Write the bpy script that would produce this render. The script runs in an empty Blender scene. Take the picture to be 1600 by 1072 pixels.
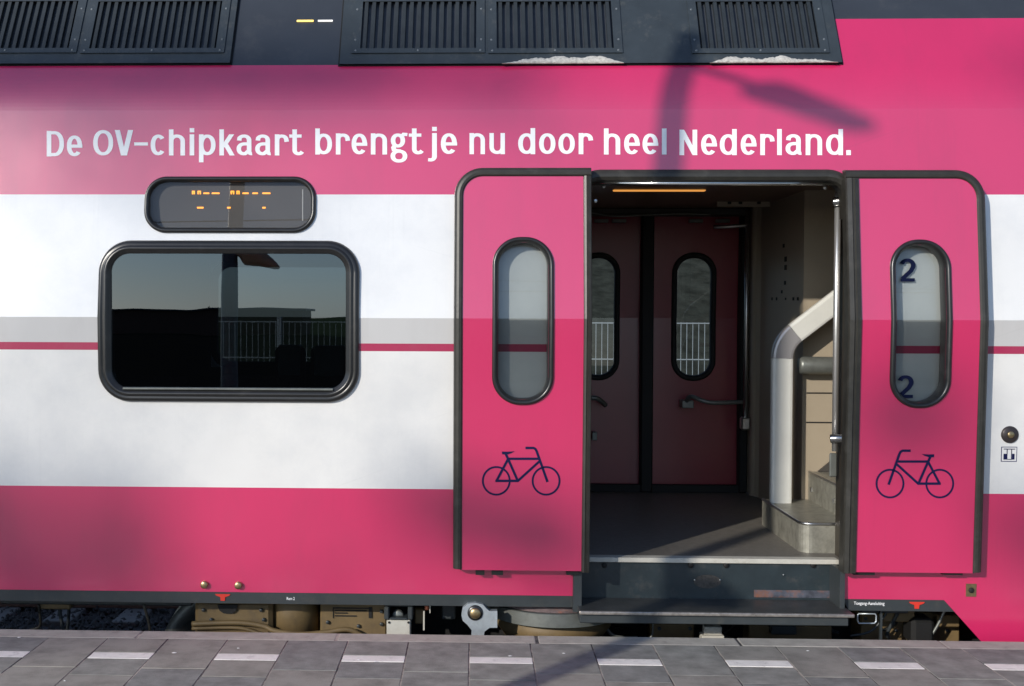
import bpy, bmesh, math, random
from mathutils import Vector, Matrix
from mathutils.geometry import tessellate_polygon
random.seed(7)
R = math.radians
S_ = bpy.context.scene
COL = S_.collection

# ---------------------------------------------------------------- camera
F = 1865.0                                    # focal length in pixels of a 1600 px wide picture
CAM = Vector((0.0, -6.06, 1.6))
PPX = 679.0                                   # optical centre, the photograph is a crop
YAW, PITCH, ROLL = R(-1.9), R(1.33), R(0.2)
fwd = Vector((math.sin(YAW) * math.cos(PITCH), math.cos(YAW) * math.cos(PITCH), -math.sin(PITCH)))
right0 = fwd.cross(Vector((0, 0, 1))).normalized()
up0 = right0.cross(fwd).normalized()
# camera rolled a little anticlockwise: level lines drop to the right
rgt = (right0 * math.cos(ROLL) + up0 * math.sin(ROLL)).normalized()
upv = (up0 * math.cos(ROLL) - right0 * math.sin(ROLL)).normalized()
cd = bpy.data.cameras.new('camera'); cam = bpy.data.objects.new('camera', cd); COL.objects.link(cam)
M = Matrix((rgt, upv, -fwd)).transposed().to_4x4(); M.translation = CAM
cam.matrix_world = M
cd.sensor_width = 36.0; cd.lens = 36.0 * F / 1600.0
cd.shift_x = (800.0 - PPX) / 1600.0
cd.clip_start = 0.05; cd.clip_end = 3000
S_.camera = cam

# ---------------------------------------------------------------- light
SUN_AZ, SUN_EL = R(37.6), R(21.0)             # sun stands behind the camera, to its left
w = bpy.data.worlds.new('World'); S_.world = w; w.use_nodes = True
nt = w.node_tree; bg = nt.nodes['Background']
sky = nt.nodes.new('ShaderNodeTexSky'); sky.sky_type = 'NISHITA'; sky.sun_disc = False
sky.sun_elevation = SUN_EL; sky.sun_rotation = math.pi + SUN_AZ
sky.air_density = 1.0; sky.dust_density = 0.4; sky.ozone_density = 2.5
hs = nt.nodes.new('ShaderNodeHueSaturation'); hs.inputs['Saturation'].default_value = 0.75
mc = nt.nodes.new('ShaderNodeMix'); mc.data_type = 'RGBA'; mc.blend_type = 'MULTIPLY'; mc.inputs[0].default_value = 1.0; mc.inputs[7].default_value = (0.85, 0.96, 1.15, 1)
nt.links.new(sky.outputs[0], hs.inputs['Color']); nt.links.new(hs.outputs[0], mc.inputs[6]); nt.links.new(mc.outputs[2], bg.inputs[0]); bg.inputs[1].default_value = 0.14
sl = bpy.data.lights.new('sun', 'SUN'); sl.energy = 3.75; sl.angle = R(0.8); sl.color = (1.0, 0.935, 0.84)
so = bpy.data.objects.new('sun', sl); COL.objects.link(so)
sd = Vector((math.sin(SUN_AZ) * math.cos(SUN_EL), math.cos(SUN_AZ) * math.cos(SUN_EL), -math.sin(SUN_EL)))
so.rotation_euler = sd.to_track_quat('-Z', 'Y').to_euler(); so.location = (-20, -25, 14)
S_.view_settings.view_transform = 'Standard'; S_.view_settings.look = 'None'
S_.view_settings.exposure = 0.0; S_.view_settings.gamma = 1.0
S_.cycles.max_bounces = 8; S_.cycles.transparent_max_bounces = 12

# ---------------------------------------------------------------- pixel -> place helpers (1600x1072 pixels of the photo)
def ray(px, py):
    return fwd + rgt * ((px - PPX) / F) - upv * ((py - 536) / F)
def at(px, py, y):
    d = ray(px, py); t = (y - CAM.y) / d.y
    return CAM.x + d.x * t, CAM.z + d.z * t
def at_z(px, py, z):
    d = ray(px, py); t = (z - CAM.z) / d.z
    return CAM.x + d.x * t, CAM.y + d.y * t
ZK = 1.585
def Sf(z):                                    # cross section of the coach side
    if z < ZK: return 0.040 * (ZK - z)
    if z < 2.66: return 0.108 * (z - ZK)
    if z < 2.90:
        t = z - 2.66; return 0.1161 + 0.16 * t + 0.833 * t * t
    return 0.2025 + 0.56 * (z - 2.90)
def on(px, py, off=0.0):                      # point on the coach side
    y = off
    for _ in range(12):
        x, z = at(px, py, y); y = Sf(z) + off
    return x, z
DO = -0.078                                   # open doors hang this far outside the side
def box_on(x0, y0, x1, y1, off=0.0):          # pixel box -> x0,x1,z0,z1 on the side
    ym = (y0 + y1) / 2; xm = (x0 + x1) / 2
    return on(x0, ym, off)[0], on(x1, ym, off)[0], on(xm, y1, off)[1], on(xm, y0, off)[1]

# ---------------------------------------------------------------- materials
MATS = {}
def mat(name, col, rough=0.5, metal=0.0, coat=0.0, var=0.0, vscale=4.0, bump=0.0, bscale=20.0, rvar=0.0,
        emit=None, estr=0.0, spec=0.5, coat_rough=0.05, stretch=None, dirt=None, dscale=2.0, dlo=0.55, dhi=0.75):
    m = bpy.data.materials.new(name); m.use_nodes = True; n = m.node_tree.nodes; l = m.node_tree.links
    b = n['Principled BSDF']
    b.inputs['Base Color'].default_value = (*col, 1); b.inputs['Roughness'].default_value = rough
    b.inputs['Metallic'].default_value = metal; b.inputs['Coat Weight'].default_value = coat
    b.inputs['Coat Roughness'].default_value = coat_rough; b.inputs['Specular IOR Level'].default_value = spec
    tc = n.new('ShaderNodeTexCoord'); vec = tc.outputs['Object']
    if stretch:
        mp = n.new('ShaderNodeMapping'); mp.inputs['Scale'].default_value = stretch
        l.new(vec, mp.inputs['Vector']); vec2 = mp.outputs[0]
    else: vec2 = vec
    cur = None
    if var > 0:
        t = n.new('ShaderNodeTexNoise'); t.inputs['Scale'].default_value = vscale; t.inputs['Detail'].default_value = 6
        t.inputs['Roughness'].default_value = 0.62
        l.new(vec2, t.inputs['Vector'])
        r = n.new('ShaderNodeMapRange'); r.inputs['From Min'].default_value = 0.3; r.inputs['From Max'].default_value = 0.7
        r.inputs['To Min'].default_value = 1 - var; r.inputs['To Max'].default_value = 1 + var
        l.new(t.outputs['Fac'], r.inputs['Value'])
        mx = n.new('ShaderNodeVectorMath'); mx.operation = 'SCALE'; mx.inputs[0].default_value = col
        l.new(r.outputs[0], mx.inputs['Scale']); cur = mx.outputs[0]
        if rvar > 0:
            rr = n.new('ShaderNodeMapRange'); rr.inputs['From Min'].default_value = 0.3; rr.inputs['From Max'].default_value = 0.7
            rr.inputs['To Min'].default_value = max(0.0, rough - rvar); rr.inputs['To Max'].default_value = rough + rvar
            l.new(t.outputs['Fac'], rr.inputs['Value']); l.new(rr.outputs[0], b.inputs['Roughness'])
    if dirt:
        t = n.new('ShaderNodeTexNoise'); t.inputs['Scale'].default_value = dscale; t.inputs['Detail'].default_value = 8
        t.inputs['Roughness'].default_value = 0.7; l.new(vec2, t.inputs['Vector'])
        r = n.new('ShaderNodeMapRange'); r.inputs['From Min'].default_value = dlo; r.inputs['From Max'].default_value = dhi
        r.inputs['To Max'].default_value = dirt[3]; l.new(t.outputs['Fac'], r.inputs['Value'])
        mx = n.new('ShaderNodeMix'); mx.data_type = 'RGBA'; l.new(r.outputs[0], mx.inputs['Factor'])
        if cur is None: mx.inputs[6].default_value = (*col, 1)
        else: l.new(cur, mx.inputs[6])
        mx.inputs[7].default_value = (*dirt[:3], 1); cur = mx.outputs[2]
    if cur is not None: l.new(cur, b.inputs['Base Color'])
    if bump > 0:
        t = n.new('ShaderNodeTexNoise'); t.inputs['Scale'].default_value = bscale; t.inputs['Detail'].default_value = 3
        l.new(vec, t.inputs['Vector'])
        bp = n.new('ShaderNodeBump'); bp.inputs['Strength'].default_value = 1.0; bp.inputs['Distance'].default_value = bump
        l.new(t.outputs['Fac'], bp.inputs['Height']); l.new(bp.outputs[0], b.inputs['Normal'])
        l.new(bp.outputs[0], b.inputs['Coat Normal'])
    if emit:
        b.inputs['Emission Color'].default_value = (*emit, 1); b.inputs['Emission Strength'].default_value = estr
    MATS[name] = m
    return m
def paint(name, col, dirt=(0.30, 0.26, 0.25, 0.18), rough=0.32, ds=3.0, lo=.5, hi=.85):
    m_ = mat(name, col, rough, coat=1.0, var=0.035, vscale=2.2, bump=0.0016, bscale=1.7, coat_rough=0.20,
               stretch=(1.0, 1.0, 1.0 if ds < 2 else 0.35), dirt=dirt, dscale=ds, dlo=lo, dhi=hi)
    n = m_.node_tree.nodes; l = m_.node_tree.links; b = n['Principled BSDF']       # fine wash streaks and rubbed scratches
    src = b.inputs['Base Color'].links[0].from_socket; tc = n.new('ShaderNodeTexCoord')
    for sc3, lo, hi, amt, rot in (((38, 1, .7), .58, .85, .13, 0.0), ((1.2, 1, 55), .66, .78, .16, 0.35), ((.9, 1, 70), .68, .78, .14, -0.30)):
        mp = n.new('ShaderNodeMapping'); mp.inputs['Scale'].default_value = sc3
        m2 = n.new('ShaderNodeMapping'); m2.inputs['Rotation'].default_value = (0, rot, 0); l.new(tc.outputs['Object'], m2.inputs[0]); l.new(m2.outputs[0], mp.inputs[0])
        t = n.new('ShaderNodeTexNoise'); t.inputs['Scale'].default_value = 1.0; t.inputs['Detail'].default_value = 3; l.new(mp.outputs[0], t.inputs[0])
        big = n.new('ShaderNodeTexNoise'); big.inputs['Scale'].default_value = 1.1; l.new(m2.outputs[0], big.inputs[0])
        r = n.new('ShaderNodeMapRange'); r.inputs[1].default_value = lo; r.inputs[2].default_value = hi; r.inputs[4].default_value = amt; l.new(t.outputs[0], r.inputs[0])
        r2 = n.new('ShaderNodeMapRange'); r2.inputs[1].default_value = .42; r2.inputs[2].default_value = .62; l.new(big.outputs[0], r2.inputs[0])
        mu = n.new('ShaderNodeMath'); mu.operation = 'MULTIPLY'; l.new(r.outputs[0], mu.inputs[0]); l.new(r2.outputs[0], mu.inputs[1])
        mx = n.new('ShaderNodeMix'); mx.data_type = 'RGBA'; l.new(mu.outputs[0], mx.inputs[0]); l.new(src, mx.inputs[6]); mx.inputs[7].default_value = (col[0] * .45 + .02, col[1] * .45 + .02, col[2] * .45 + .02, 1)
        src = mx.outputs[2]
    l.new(src, b.inputs['Base Color'])
    m_.node_tree.nodes['Principled BSDF'].inputs['Coat IOR'].default_value = 1.95
    return m_
PINK = paint('pink paint', (0.610, 0.019, 0.112), dirt=(0.30, 0.03, 0.08, 0.25))
WHITE = paint('white paint', (0.80, 0.79, 0.765), dirt=(0.52, 0.535, 0.56, 0.40), ds=.9, lo=.44, hi=.64)
GREYB = paint('light grey band', (0.58, 0.57, 0.56))
MAGEN = paint('magenta stripe', (0.42, 0.020, 0.085))
ROOFM = mat('slate blue roof paint', (0.034, 0.040, 0.050), 0.42, coat=0.3, var=0.12, vscale=3, bump=0.0008, bscale=3, dirt=(0.10, 0.10, 0.10, 0.4), dscale=5, coat_rough=.3)
VENTM = mat('vent frame paint', (0.034, 0.044, 0.052), 0.45, var=0.15, vscale=9, dirt=(0.12, 0.12, 0.11, 0.5), dscale=14)
SLAT = mat('vent slat paint', (0.022, 0.028, 0.032), 0.5, var=0.2, vscale=12)
SILL = mat('dark sill paint', (0.035, 0.042, 0.045), 0.45, var=0.12, vscale=8, dirt=(0.10, 0.09, 0.07, 0.4), dscale=10)
RUB = mat('black rubber', (0.030, 0.028, 0.023), 0.42, var=0.2, vscale=20, bump=0.0004, bscale=60, spec=0.5, dirt=(0.09, 0.085, 0.075, 0.5), dscale=9)
RUBF = mat('window rubber', (0.016, 0.016, 0.016), 0.30, var=0.15, vscale=30, spec=0.6, dirt=(0.08, 0.075, 0.07, 0.4), dscale=7)
BLACK = mat('matt black', (0.006, 0.006, 0.006), 0.7, var=.2)
CHROME = mat('polished steel', (0.75, 0.75, 0.73), 0.14, metal=1.0, var=0.05)
ALU = mat('brushed aluminium', (0.55, 0.55, 0.54), 0.33, metal=1.0, var=0.08, vscale=30)
LAC = mat('light lacquered metal', (0.74, 0.74, 0.69), 0.35, metal=0.1, var=0.05, vscale=6)
STEPM = mat('dark step plate', (0.055, 0.058, 0.058), 0.42, metal=0.3, var=0.25, vscale=12, bump=0.0006, bscale=80, dirt=(0.15, 0.13, 0.11, 0.5), dscale=18)
RISER = mat('blue black step well', (0.020, 0.030, 0.035), 0.4, var=0.2, vscale=10, dirt=(0.10, 0.09, 0.08, 0.4), dscale=12)
WORN = mat('worn steel edge', (0.42, 0.38, 0.34), 0.4, metal=0.8, var=0.3, vscale=40, dirt=(0.1, 0.08, 0.07, 0.8), dscale=25)
FLOORM = mat('vestibule floor', (0.15, 0.138, 0.12), 0.5, var=0.18, vscale=35, bump=0.0004, bscale=150, dirt=(0.17, 0.15, 0.13, 0.5), dscale=4)
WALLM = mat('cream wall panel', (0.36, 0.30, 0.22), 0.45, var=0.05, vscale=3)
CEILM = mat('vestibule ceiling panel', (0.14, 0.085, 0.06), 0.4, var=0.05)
STAIRM = mat('worn grey stair plate', (0.29, 0.28, 0.235), 0.42, metal=.35, var=0.25, vscale=22, bump=.0005, bscale=90, dirt=(0.09, .085, .07, .7), dscale=9)
REDD = mat('deep red door paint', (0.235, 0.016, 0.030), 0.35, var=0.06, vscale=4, coat=.5, coat_rough=.2)
REDD2 = mat('muted red door paint', (0.30, 0.065, 0.075), 0.4, var=0.06, vscale=4)
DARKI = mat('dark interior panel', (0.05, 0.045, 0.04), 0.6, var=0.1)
SEATM = mat('plum seat fabric', (0.19, 0.10, 0.11), 0.9, var=0.25, vscale=60)
CLOTH = mat('pale headrest cloth', (0.55, 0.60, 0.58), 0.8, var=0.1)
NAVY = mat('navy film', (0.008, 0.010, 0.055), 0.6, var=.05, spec=.15)
LETTER = mat('white lettering film', (0.90, 0.90, 0.90), 0.35, coat=.3, var=.02, coat_rough=.2)
REDMARK = mat('red marking paint', (0.62, 0.035, 0.02), 0.5, var=.1)
BRASS = mat('dull brass', (0.42, 0.32, 0.17), 0.35, metal=.9, var=.2, vscale=60)
TAN = mat('ochre bogie paint', (0.155, 0.105, 0.045), 0.6, var=0.2, vscale=8, dirt=(0.08, 0.06, 0.04, 0.7), dscale=9, bump=.0006, bscale=30)
STEELG = mat('greenish grey steel', (0.19, 0.20, 0.185), 0.42, metal=0.5, var=0.15, vscale=20, dirt=(0.08, .07, .05, .5), dscale=12)
ZINC = mat('galvanised link', (0.50, 0.55, 0.58), 0.38, metal=0.6, var=0.15, vscale=14, dirt=(.2, .2, .2, .4), dscale=20)
GREYBX = mat('pale grey box paint', (0.50, 0.48, 0.42), 0.55, var=0.08, vscale=20, dirt=(.3, .27, .2, .5), dscale=15)
SNOW = mat('dirty crusted snow', (0.50, 0.48, 0.44), 0.9, var=0.25, vscale=60, bump=0.004, bscale=90)
def grout_stone(name, col, rough, sc):
    return mat(name, col, rough, var=0.30, vscale=sc, bump=0.0018, bscale=260, dirt=(col[0] * .65, col[1] * .65, col[2] * .68, .5), dscale=7)
PAVE = grout_stone('grey concrete paver', (0.235, 0.232, 0.210), 0.85, 9)
PAVE2 = grout_stone('brownish concrete paver', (0.262, 0.248, 0.218), 0.85, 7)
PAVE3 = grout_stone('bluish concrete paver', (0.208, 0.208, 0.194), 0.85, 11)
PAVEW = mat('white tile strip', (0.78, 0.75, 0.70), 0.75, var=0.10, vscale=14, bump=.0006, bscale=200, dirt=(.30, .28, .27, .7), dscale=16)
COPE = mat('concrete coping', (0.39, 0.365, 0.32), 0.85, var=0.16, vscale=10, bump=0.0012, bscale=240, dirt=(.15, .12, .11, .6), dscale=12)
JOINT = mat('sandy joint', (0.36, 0.31, 0.27), 0.95, var=0.5, vscale=5, bump=.002, bscale=200, dirt=(.03, .03, .035, .95), dscale=2.2, dlo=.46, dhi=.58)
BALL = mat('ballast stone', (0.05, 0.049, 0.046), 0.9, var=0.4, vscale=7)
GROUND = mat('trackside earth', (0.10, 0.10, 0.07), 0.95, var=0.3, vscale=0.6, bump=.02, bscale=8)
GRASS = mat('rough winter grass', (0.065, 0.080, 0.04), 1.0, spec=0.0, var=0.4, vscale=0.9, bump=.03, bscale=6)
HEDGE = mat('dark foliage', (0.055, 0.062, 0.050), 0.95, spec=.1, var=0.45, vscale=3)
BARK = mat('bark', (0.09, 0.07, 0.055), 0.9, var=0.3, vscale=6)
FENCEM = mat('galvanised fence steel', (0.50, 0.54, 0.56), 0.5, metal=0.3, var=0.08)
POSTM = mat('lamp post grey paint', (0.10, 0.11, 0.11), 0.5, var=0.1)
RAILM = mat('rusty rail', (0.17, 0.10, 0.07), 0.6, metal=.4, var=.3, vscale=20)
CONC = mat('sleeper concrete', (0.15, 0.145, 0.13), 0.9, var=.15, vscale=8)
WIREM = mat('overhead wire', (0.03, 0.03, 0.03), 0.5)
BRICKM = mat('brown brick', (0.12, 0.065, 0.045), 0.9, var=.2, vscale=3)
LEDO = mat('amber diode', (0.8, 0.3, 0.05), 0.5, emit=(1.0, 0.36, 0.04), estr=2.2)
LEDW = mat('pale lamp', (0.8, 0.8, 0.8), 0.5, emit=(0.9, 0.85, 0.75), estr=0.7)
LEDY = mat('yellow side lamp', (0.8, 0.6, 0.2), 0.5, emit=(1.0, 0.66, 0.14), estr=1.3)
GLOWA = mat('amber reflection glow', (0.6, 0.3, 0.08), 0.5, emit=(1.0, 0.42, 0.09), estr=0.75)  # weak emission standing in for an amber reflection
DISPM = mat('display board', (0.15, 0.145, 0.14), 0.6, var=.05)
LENS = mat('lamp lens', (0.55, 0.35, 0.2), 0.3, var=.1)
GLEAM = mat('pale sticker', (0.8, 0.8, 0.78), 0.4)

def glass(name, tint, refl=(1, 1, 1), rough=0.0, ior=1.5, bump=0.0):
    m = bpy.data.materials.new(name); m.use_nodes = True; n = m.node_tree.nodes; l = m.node_tree.links
    n.remove(n['Principled BSDF'])
    tr = n.new('ShaderNodeBsdfTransparent'); tr.inputs[0].default_value = (*tint, 1)
    gl = n.new('ShaderNodeBsdfGlossy'); gl.inputs['Roughness'].default_value = rough; gl.inputs[0].default_value = (*refl, 1)
    fr = n.new('ShaderNodeFresnel'); fr.inputs[0].default_value = ior
    mx = n.new('ShaderNodeMixShader'); l.new(fr.outputs[0], mx.inputs[0]); l.new(tr.outputs[0], mx.inputs[1]); l.new(gl.outputs[0], mx.inputs[2])
    if bump:
        tc = n.new('ShaderNodeTexCoord'); t = n.new('ShaderNodeTexNoise'); t.inputs['Scale'].default_value = 3.0; t.inputs['Detail'].default_value = 1
        l.new(tc.outputs['Object'], t.inputs['Vector']); bp = n.new('ShaderNodeBump'); bp.inputs['Distance'].default_value = bump
        l.new(t.outputs['Fac'], bp.inputs['Height']); l.new(bp.outputs[0], gl.inputs['Normal'])
    l.new(mx.outputs[0], n['Material Output'].inputs[0]); MATS[name] = m
    return m
GLW = glass('tinted window glass', (0.13, 0.15, 0.16), refl=(.80, .97, 1.15), ior=1.95, bump=.0004)
GLD = glass('clear door glass', (0.60, 0.63, 0.63), ior=1.45)
GLF = glass('far side glass', (0.50, 0.55, 0.57))
GLS = glass('dark far window glass', (0.30, 0.33, 0.35))

# ---------------------------------------------------------------- mesh helpers
def link(name, verts, faces, mats, parent=None, mi=None, smooth=False, wpos=None):
    me = bpy.data.meshes.new(name); me.from_pydata([tuple(v) for v in verts], [], faces)
    if not isinstance(mats, (list, tuple)): mats = [mats]
    for m in mats: me.materials.append(m)
    if mi: me.polygons.foreach_set('material_index', mi)
    if smooth: me.polygons.foreach_set('use_smooth', [True] * len(me.polygons))
    me.update()
    o = bpy.data.objects.new(name, me); COL.objects.link(o)
    if parent is not None:
        o.parent = parent
        if parent.parent is None: o.location = -parent.location
    return o
def tag(o, label=None, cat=None, group=None, kind=None):
    if label: o['label'] = label
    if cat: o['category'] = cat
    if group: o['group'] = group
    if kind: o['kind'] = kind
    return o
def empty(name, loc):
    o = bpy.data.objects.new(name, None); o.empty_display_size = 0.2; o.location = loc; COL.objects.link(o); return o

class MB:
    def __init__(s): s.v = []; s.f = []; s.m = []; s.sm = []; s.g = []
    def add(s, vs, fs, mi=0, sm=False):
        k = len(s.v); s.v += [Vector(v) for v in vs]; s.f += [tuple(i + k for i in f) for f in fs]
        s.m += [mi] * len(fs); s.sm += [sm] * len(fs); s.g.append((k, len(s.v), len(s.f) - len(fs), len(s.f)))
    def box(s, x0, x1, y0, y1, z0, z1, mi=0, bev=0.0, rot=None, seg=1):
        bm = bmesh.new()
        vs = [bm.verts.new(p) for p in ((x0, y0, z0), (x1, y0, z0), (x1, y1, z0), (x0, y1, z0), (x0, y0, z1), (x1, y0, z1), (x1, y1, z1), (x0, y1, z1))]
        for f in ((3, 2, 1, 0), (4, 5, 6, 7), (0, 1, 5, 4), (1, 2, 6, 5), (2, 3, 7, 6), (3, 0, 4, 7)): bm.faces.new([vs[i] for i in f])
        if bev: bmesh.ops.bevel(bm, geom=list(bm.edges), offset=bev, segments=seg, affect='EDGES', profile=.5)
        bm.verts.index_update()
        pts = [v.co.copy() for v in bm.verts]
        if rot:
            c = Vector(((x0 + x1) / 2, (y0 + y1) / 2, (z0 + z1) / 2)); pts = [rot @ (p - c) + c for p in pts]
        s.add(pts, [[v.index for v in f.verts] for f in bm.faces], mi); bm.free()
    def tube(s, pts, r, n=10, mi=0, cap=True, rr=None, flat=None):
        pts = [Vector(p) for p in pts]; rings = []
        t0 = (pts[1] - pts[0]).normalized(); ref = Vector((0, 0, 1)) if abs(t0.z) < .9 else Vector((0, 1, 0))
        u = t0.cross(ref).normalized()
        for i, p in enumerate(pts):
            t = ((pts[min(i + 1, len(pts) - 1)] - p).normalized() + (p - pts[max(i - 1, 0)]).normalized()).normalized()
            u = (u - t * u.dot(t)).normalized(); v_ = t.cross(u); q = rr[i] if rr else r
            rings.append([p + u * math.cos(2 * math.pi * k / n) * q + v_ * math.sin(2 * math.pi * k / n) * q for k in range(n)])
        vs = [q for g in rings for q in g]; fs = []
        for i in range(len(rings) - 1):
            for k in range(n): fs.append((i * n + k, i * n + (k + 1) % n, (i + 1) * n + (k + 1) % n, (i + 1) * n + k))
        if cap: fs += [tuple(range(n))[::-1], tuple((len(rings) - 1) * n + k for k in range(n))]
        s.add(vs, fs, mi, True)
    def prism(s, poly, y0, y1, mi=0, surf=None):         # polygon in xz pushed along y
        n = len(poly); g = surf or (lambda z: 0.0)
        vs = [(x, y0 + g(z), z) for x, z in poly] + [(x, y1 + g(z), z) for x, z in poly]
        a = sum(poly[i][0] * poly[(i + 1) % n][1] - poly[(i + 1) % n][0] * poly[i][1] for i in range(n))
        fs = [tuple(range(n)), tuple(range(2 * n - 1, n - 1, -1))] + [(i, i + n, (i + 1) % n + n, (i + 1) % n) for i in range(n)]
        if a < 0: fs = [f[::-1] for f in fs]
        s.add(vs, fs, mi)
    def disc(s, c, r, y0, y1, n=24, mi=0, dome=0.0):     # short cylinder, axis along y
        cx, cy, cz = c
        prof = [(r, y1), (r, y0 + (0.15 * r)), (r * .85, y0), (0.001, y0 - dome)]
        vs = []; fs = []
        for rr_, y in prof: vs += [(cx + rr_ * math.cos(2 * math.pi * k / n), cy + y, cz + rr_ * math.sin(2 * math.pi * k / n)) for k in range(n)]
        for i in range(3):
            for k in range(n): fs.append((i * n + k, i * n + (k + 1) % n, (i + 1) * n + (k + 1) % n, (i + 1) * n + k))
        s.add(vs, fs, mi, True)
    def each(s, name, mats, parent=None):      # every added piece becomes an object of its own
        o = None
        for a, b, c, d in s.g:
            o = link(name, s.v[a:b], [tuple(i - a for i in f) for f in s.f[c:d]], mats, parent, s.m[c:d])
            o.data.polygons.foreach_set('use_smooth', s.sm[c:d])
        return o
    def link(s, name, mats, parent=None):
        o = link(name, s.v, s.f, mats, parent, s.m)
        o.data.polygons.foreach_set('use_smooth', s.sm)
        return o

def rrect(x0, x1, z0, z1, r, n=8, zs=(), tl=True, tr=True, bl=True, br=True):
    """rounded rectangle, anticlockwise, same point count for any inset"""
    P = []
    def corner(cx, cz, a0, rad):
        for i in range(n + 1):
            a = a0 + math.pi / 2 * i / n; P.append((cx + rad * math.cos(a), cz + rad * math.sin(a)))
    rr = lambda f: r if f else 1e-4
    q = rr(br); corner(x1 - q, z0 + q, -math.pi / 2, q)
    for z in sorted(zs): P.append((x1, z))
    q = rr(tr); corner(x1 - q, z1 - q, 0, q)
    q = rr(tl); corner(x0 + q, z1 - q, math.pi / 2, q)
    for z in sorted(zs, reverse=True): P.append((x0, z))
    q = rr(bl); corner(x0 + q, z0 + q, math.pi, q)
    return P
def ring(mb, x0, x1, z0, z1, r, prof, n=8, zs=(), surf=None, mi=0, **kw):
    """sweep a profile of (inset, y, follow) round a rounded rectangle"""
    g = surf or (lambda z: 0.0); L = []
    for o, y, fo in prof:
        L.append([(x, y + fo * g(z), z) for x, z in rrect(x0 + o, x1 - o, z0 + o, z1 - o, max(r - o, .004), n, zs, **kw)])
    N = len(L[0]); vs = [p for q in L for p in q]; fs = []
    for i in range(len(L) - 1):
        for k in range(N): fs.append((i * N + k, i * N + (k + 1) % N, (i + 1) * N + (k + 1) % N, (i + 1) * N + k))
    mb.add(vs, fs, mi, True)
def band(mb, path, prof, surf=None, mi=0, zs=(), cap=True):
    """sweep a profile (outward offset, y) along an open xz path; outward = left of travel"""
    g = surf or (lambda z: 0.0)
    P = [Vector(p) for p in path]; Q = [P[0]]
    for a, b in zip(P, P[1:]):
        cuts = sorted([(z - a.y) / (b.y - a.y) for z in zs if min(a.y, b.y) + 1e-4 < z < max(a.y, b.y) - 1e-4]) if abs(a.y - b.y) > 1e-4 else []
        Q += [a.lerp(b, t) for t in cuts] + [b]
    L = []
    for i, p in enumerate(Q):
        d1 = (Q[i] - Q[i - 1]).normalized() if i else (Q[1] - Q[0]).normalized()
        d2 = (Q[i + 1] - Q[i]).normalized() if i < len(Q) - 1 else d1
        t = (d1 + d2).normalized(); nn = Vector((-t.y, t.x)) / max(.3, math.sqrt((1 + d1.dot(d2)) / 2))
        L.append([(p.x + nn.x * o, y + g(p.y + nn.y * o), p.y + nn.y * o) for o, y in prof])
    k = len(prof); vs = [q for r_ in L for q in r_]; fs = []
    for i in range(len(L) - 1):
        for j in range(k - 1): fs.append((i * k + j, (i + 1) * k + j, (i + 1) * k + j + 1, i * k + j + 1))
    if cap: fs += [tuple(range(k)), tuple((len(L) - 1) * k + j for j in range(k))[::-1]]
    mb.add(vs, fs, mi, False)
def plate(name, outline, holes, mats, mfun, parent, surf=None, zcuts=(), xcuts=(), off=0.0, thick=0.0, smooth=False):
    """flat sheet in xz with holes, cut at the given heights, then bent to the cross section"""
    polys = [[Vector((x, 0, z)) for x, z in p] for p in [outline] + holes]
    tris = tessellate_polygon(polys); flat = [p for q in polys for p in q]
    bm = bmesh.new(); vs = [bm.verts.new(p) for p in flat]
    for t in tris:
        try: bm.faces.new([vs[i] for i in t])
        except ValueError: pass
    for z in zcuts:
        bmesh.ops.bisect_plane(bm, geom=bm.verts[:] + bm.edges[:] + bm.faces[:], plane_co=(0, 0, z), plane_no=(0, 0, 1), dist=1e-6)
    for x in xcuts:
        bmesh.ops.bisect_plane(bm, geom=bm.verts[:] + bm.edges[:] + bm.faces[:], plane_co=(x, 0, 0), plane_no=(1, 0, 0), dist=1e-6)
    bm.normal_update()
    for f in bm.faces:
        if f.normal.y > 0: f.normal_flip()
        c = f.calc_center_median(); f.material_index = mfun(c.x, c.z) if mfun else 0
        f.smooth = smooth
    g = surf or (lambda z: 0.0)
    for v in bm.verts: v.co.y = off + g(v.co.z)
    bm.normal_update()
    for f in bm.faces:
        if f.normal.y > 0: f.normal_flip()
    if thick:
        ret = bmesh.ops.solidify(bm, geom=bm.faces[:], thickness=thick)
        lo = off
    me = bpy.data.meshes.new(name); bm.to_mesh(me); bm.free()
    for m in (mats if isinstance(mats, list) else [mats]): me.materials.append(m)
    o = bpy.data.objects.new(name, me); COL.objects.link(o)
    if parent is not None:
        o.parent = parent
        if parent.parent is None: o.location = -parent.location
    return o

# ================================================================ THE TRAIN
train = empty('train_coach', (0, 1.4, -0.86))
tag(train, 'pink and white double-deck train coach standing at the platform with its entrance doors open', 'train')
XL, XR = -7.0, 6.0
# levels
z_sill = (on(450, 928)[1] + on(1400, 935)[1]) / 2; z_bot = z_sill - 0.060; print('sill', on(10, 917)[1], on(450, 927.5)[1], on(900, 931)[1], on(1400, 935)[1])
z_pw = on(400, 762)[1]                 # lower pink / white
z_wp = on(600, 304)[1]                 # white / upper pink
z_s0, z_s1 = on(640, 549)[1], on(640, 537)[1]
z_roof = on(700, 101)[1]; z_roof2 = on(1450, 29)[1]
x_open0, x_open1 = on(900, 700)[0], on(1323, 700)[0]
z_open = on(1120, 276)[1]
x_vent1 = on(1313, 90)[0]
xd0, xd1 = on(1475, 936)[0], on(1531, 1000)[0]; zd1 = on(1531, 1000)[1]
sl_ = (zd1 - z_sill) / (xd1 - xd0); xd2 = xd1 + 0.2; zd2 = zd1 + sl_ * 0.2
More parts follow.
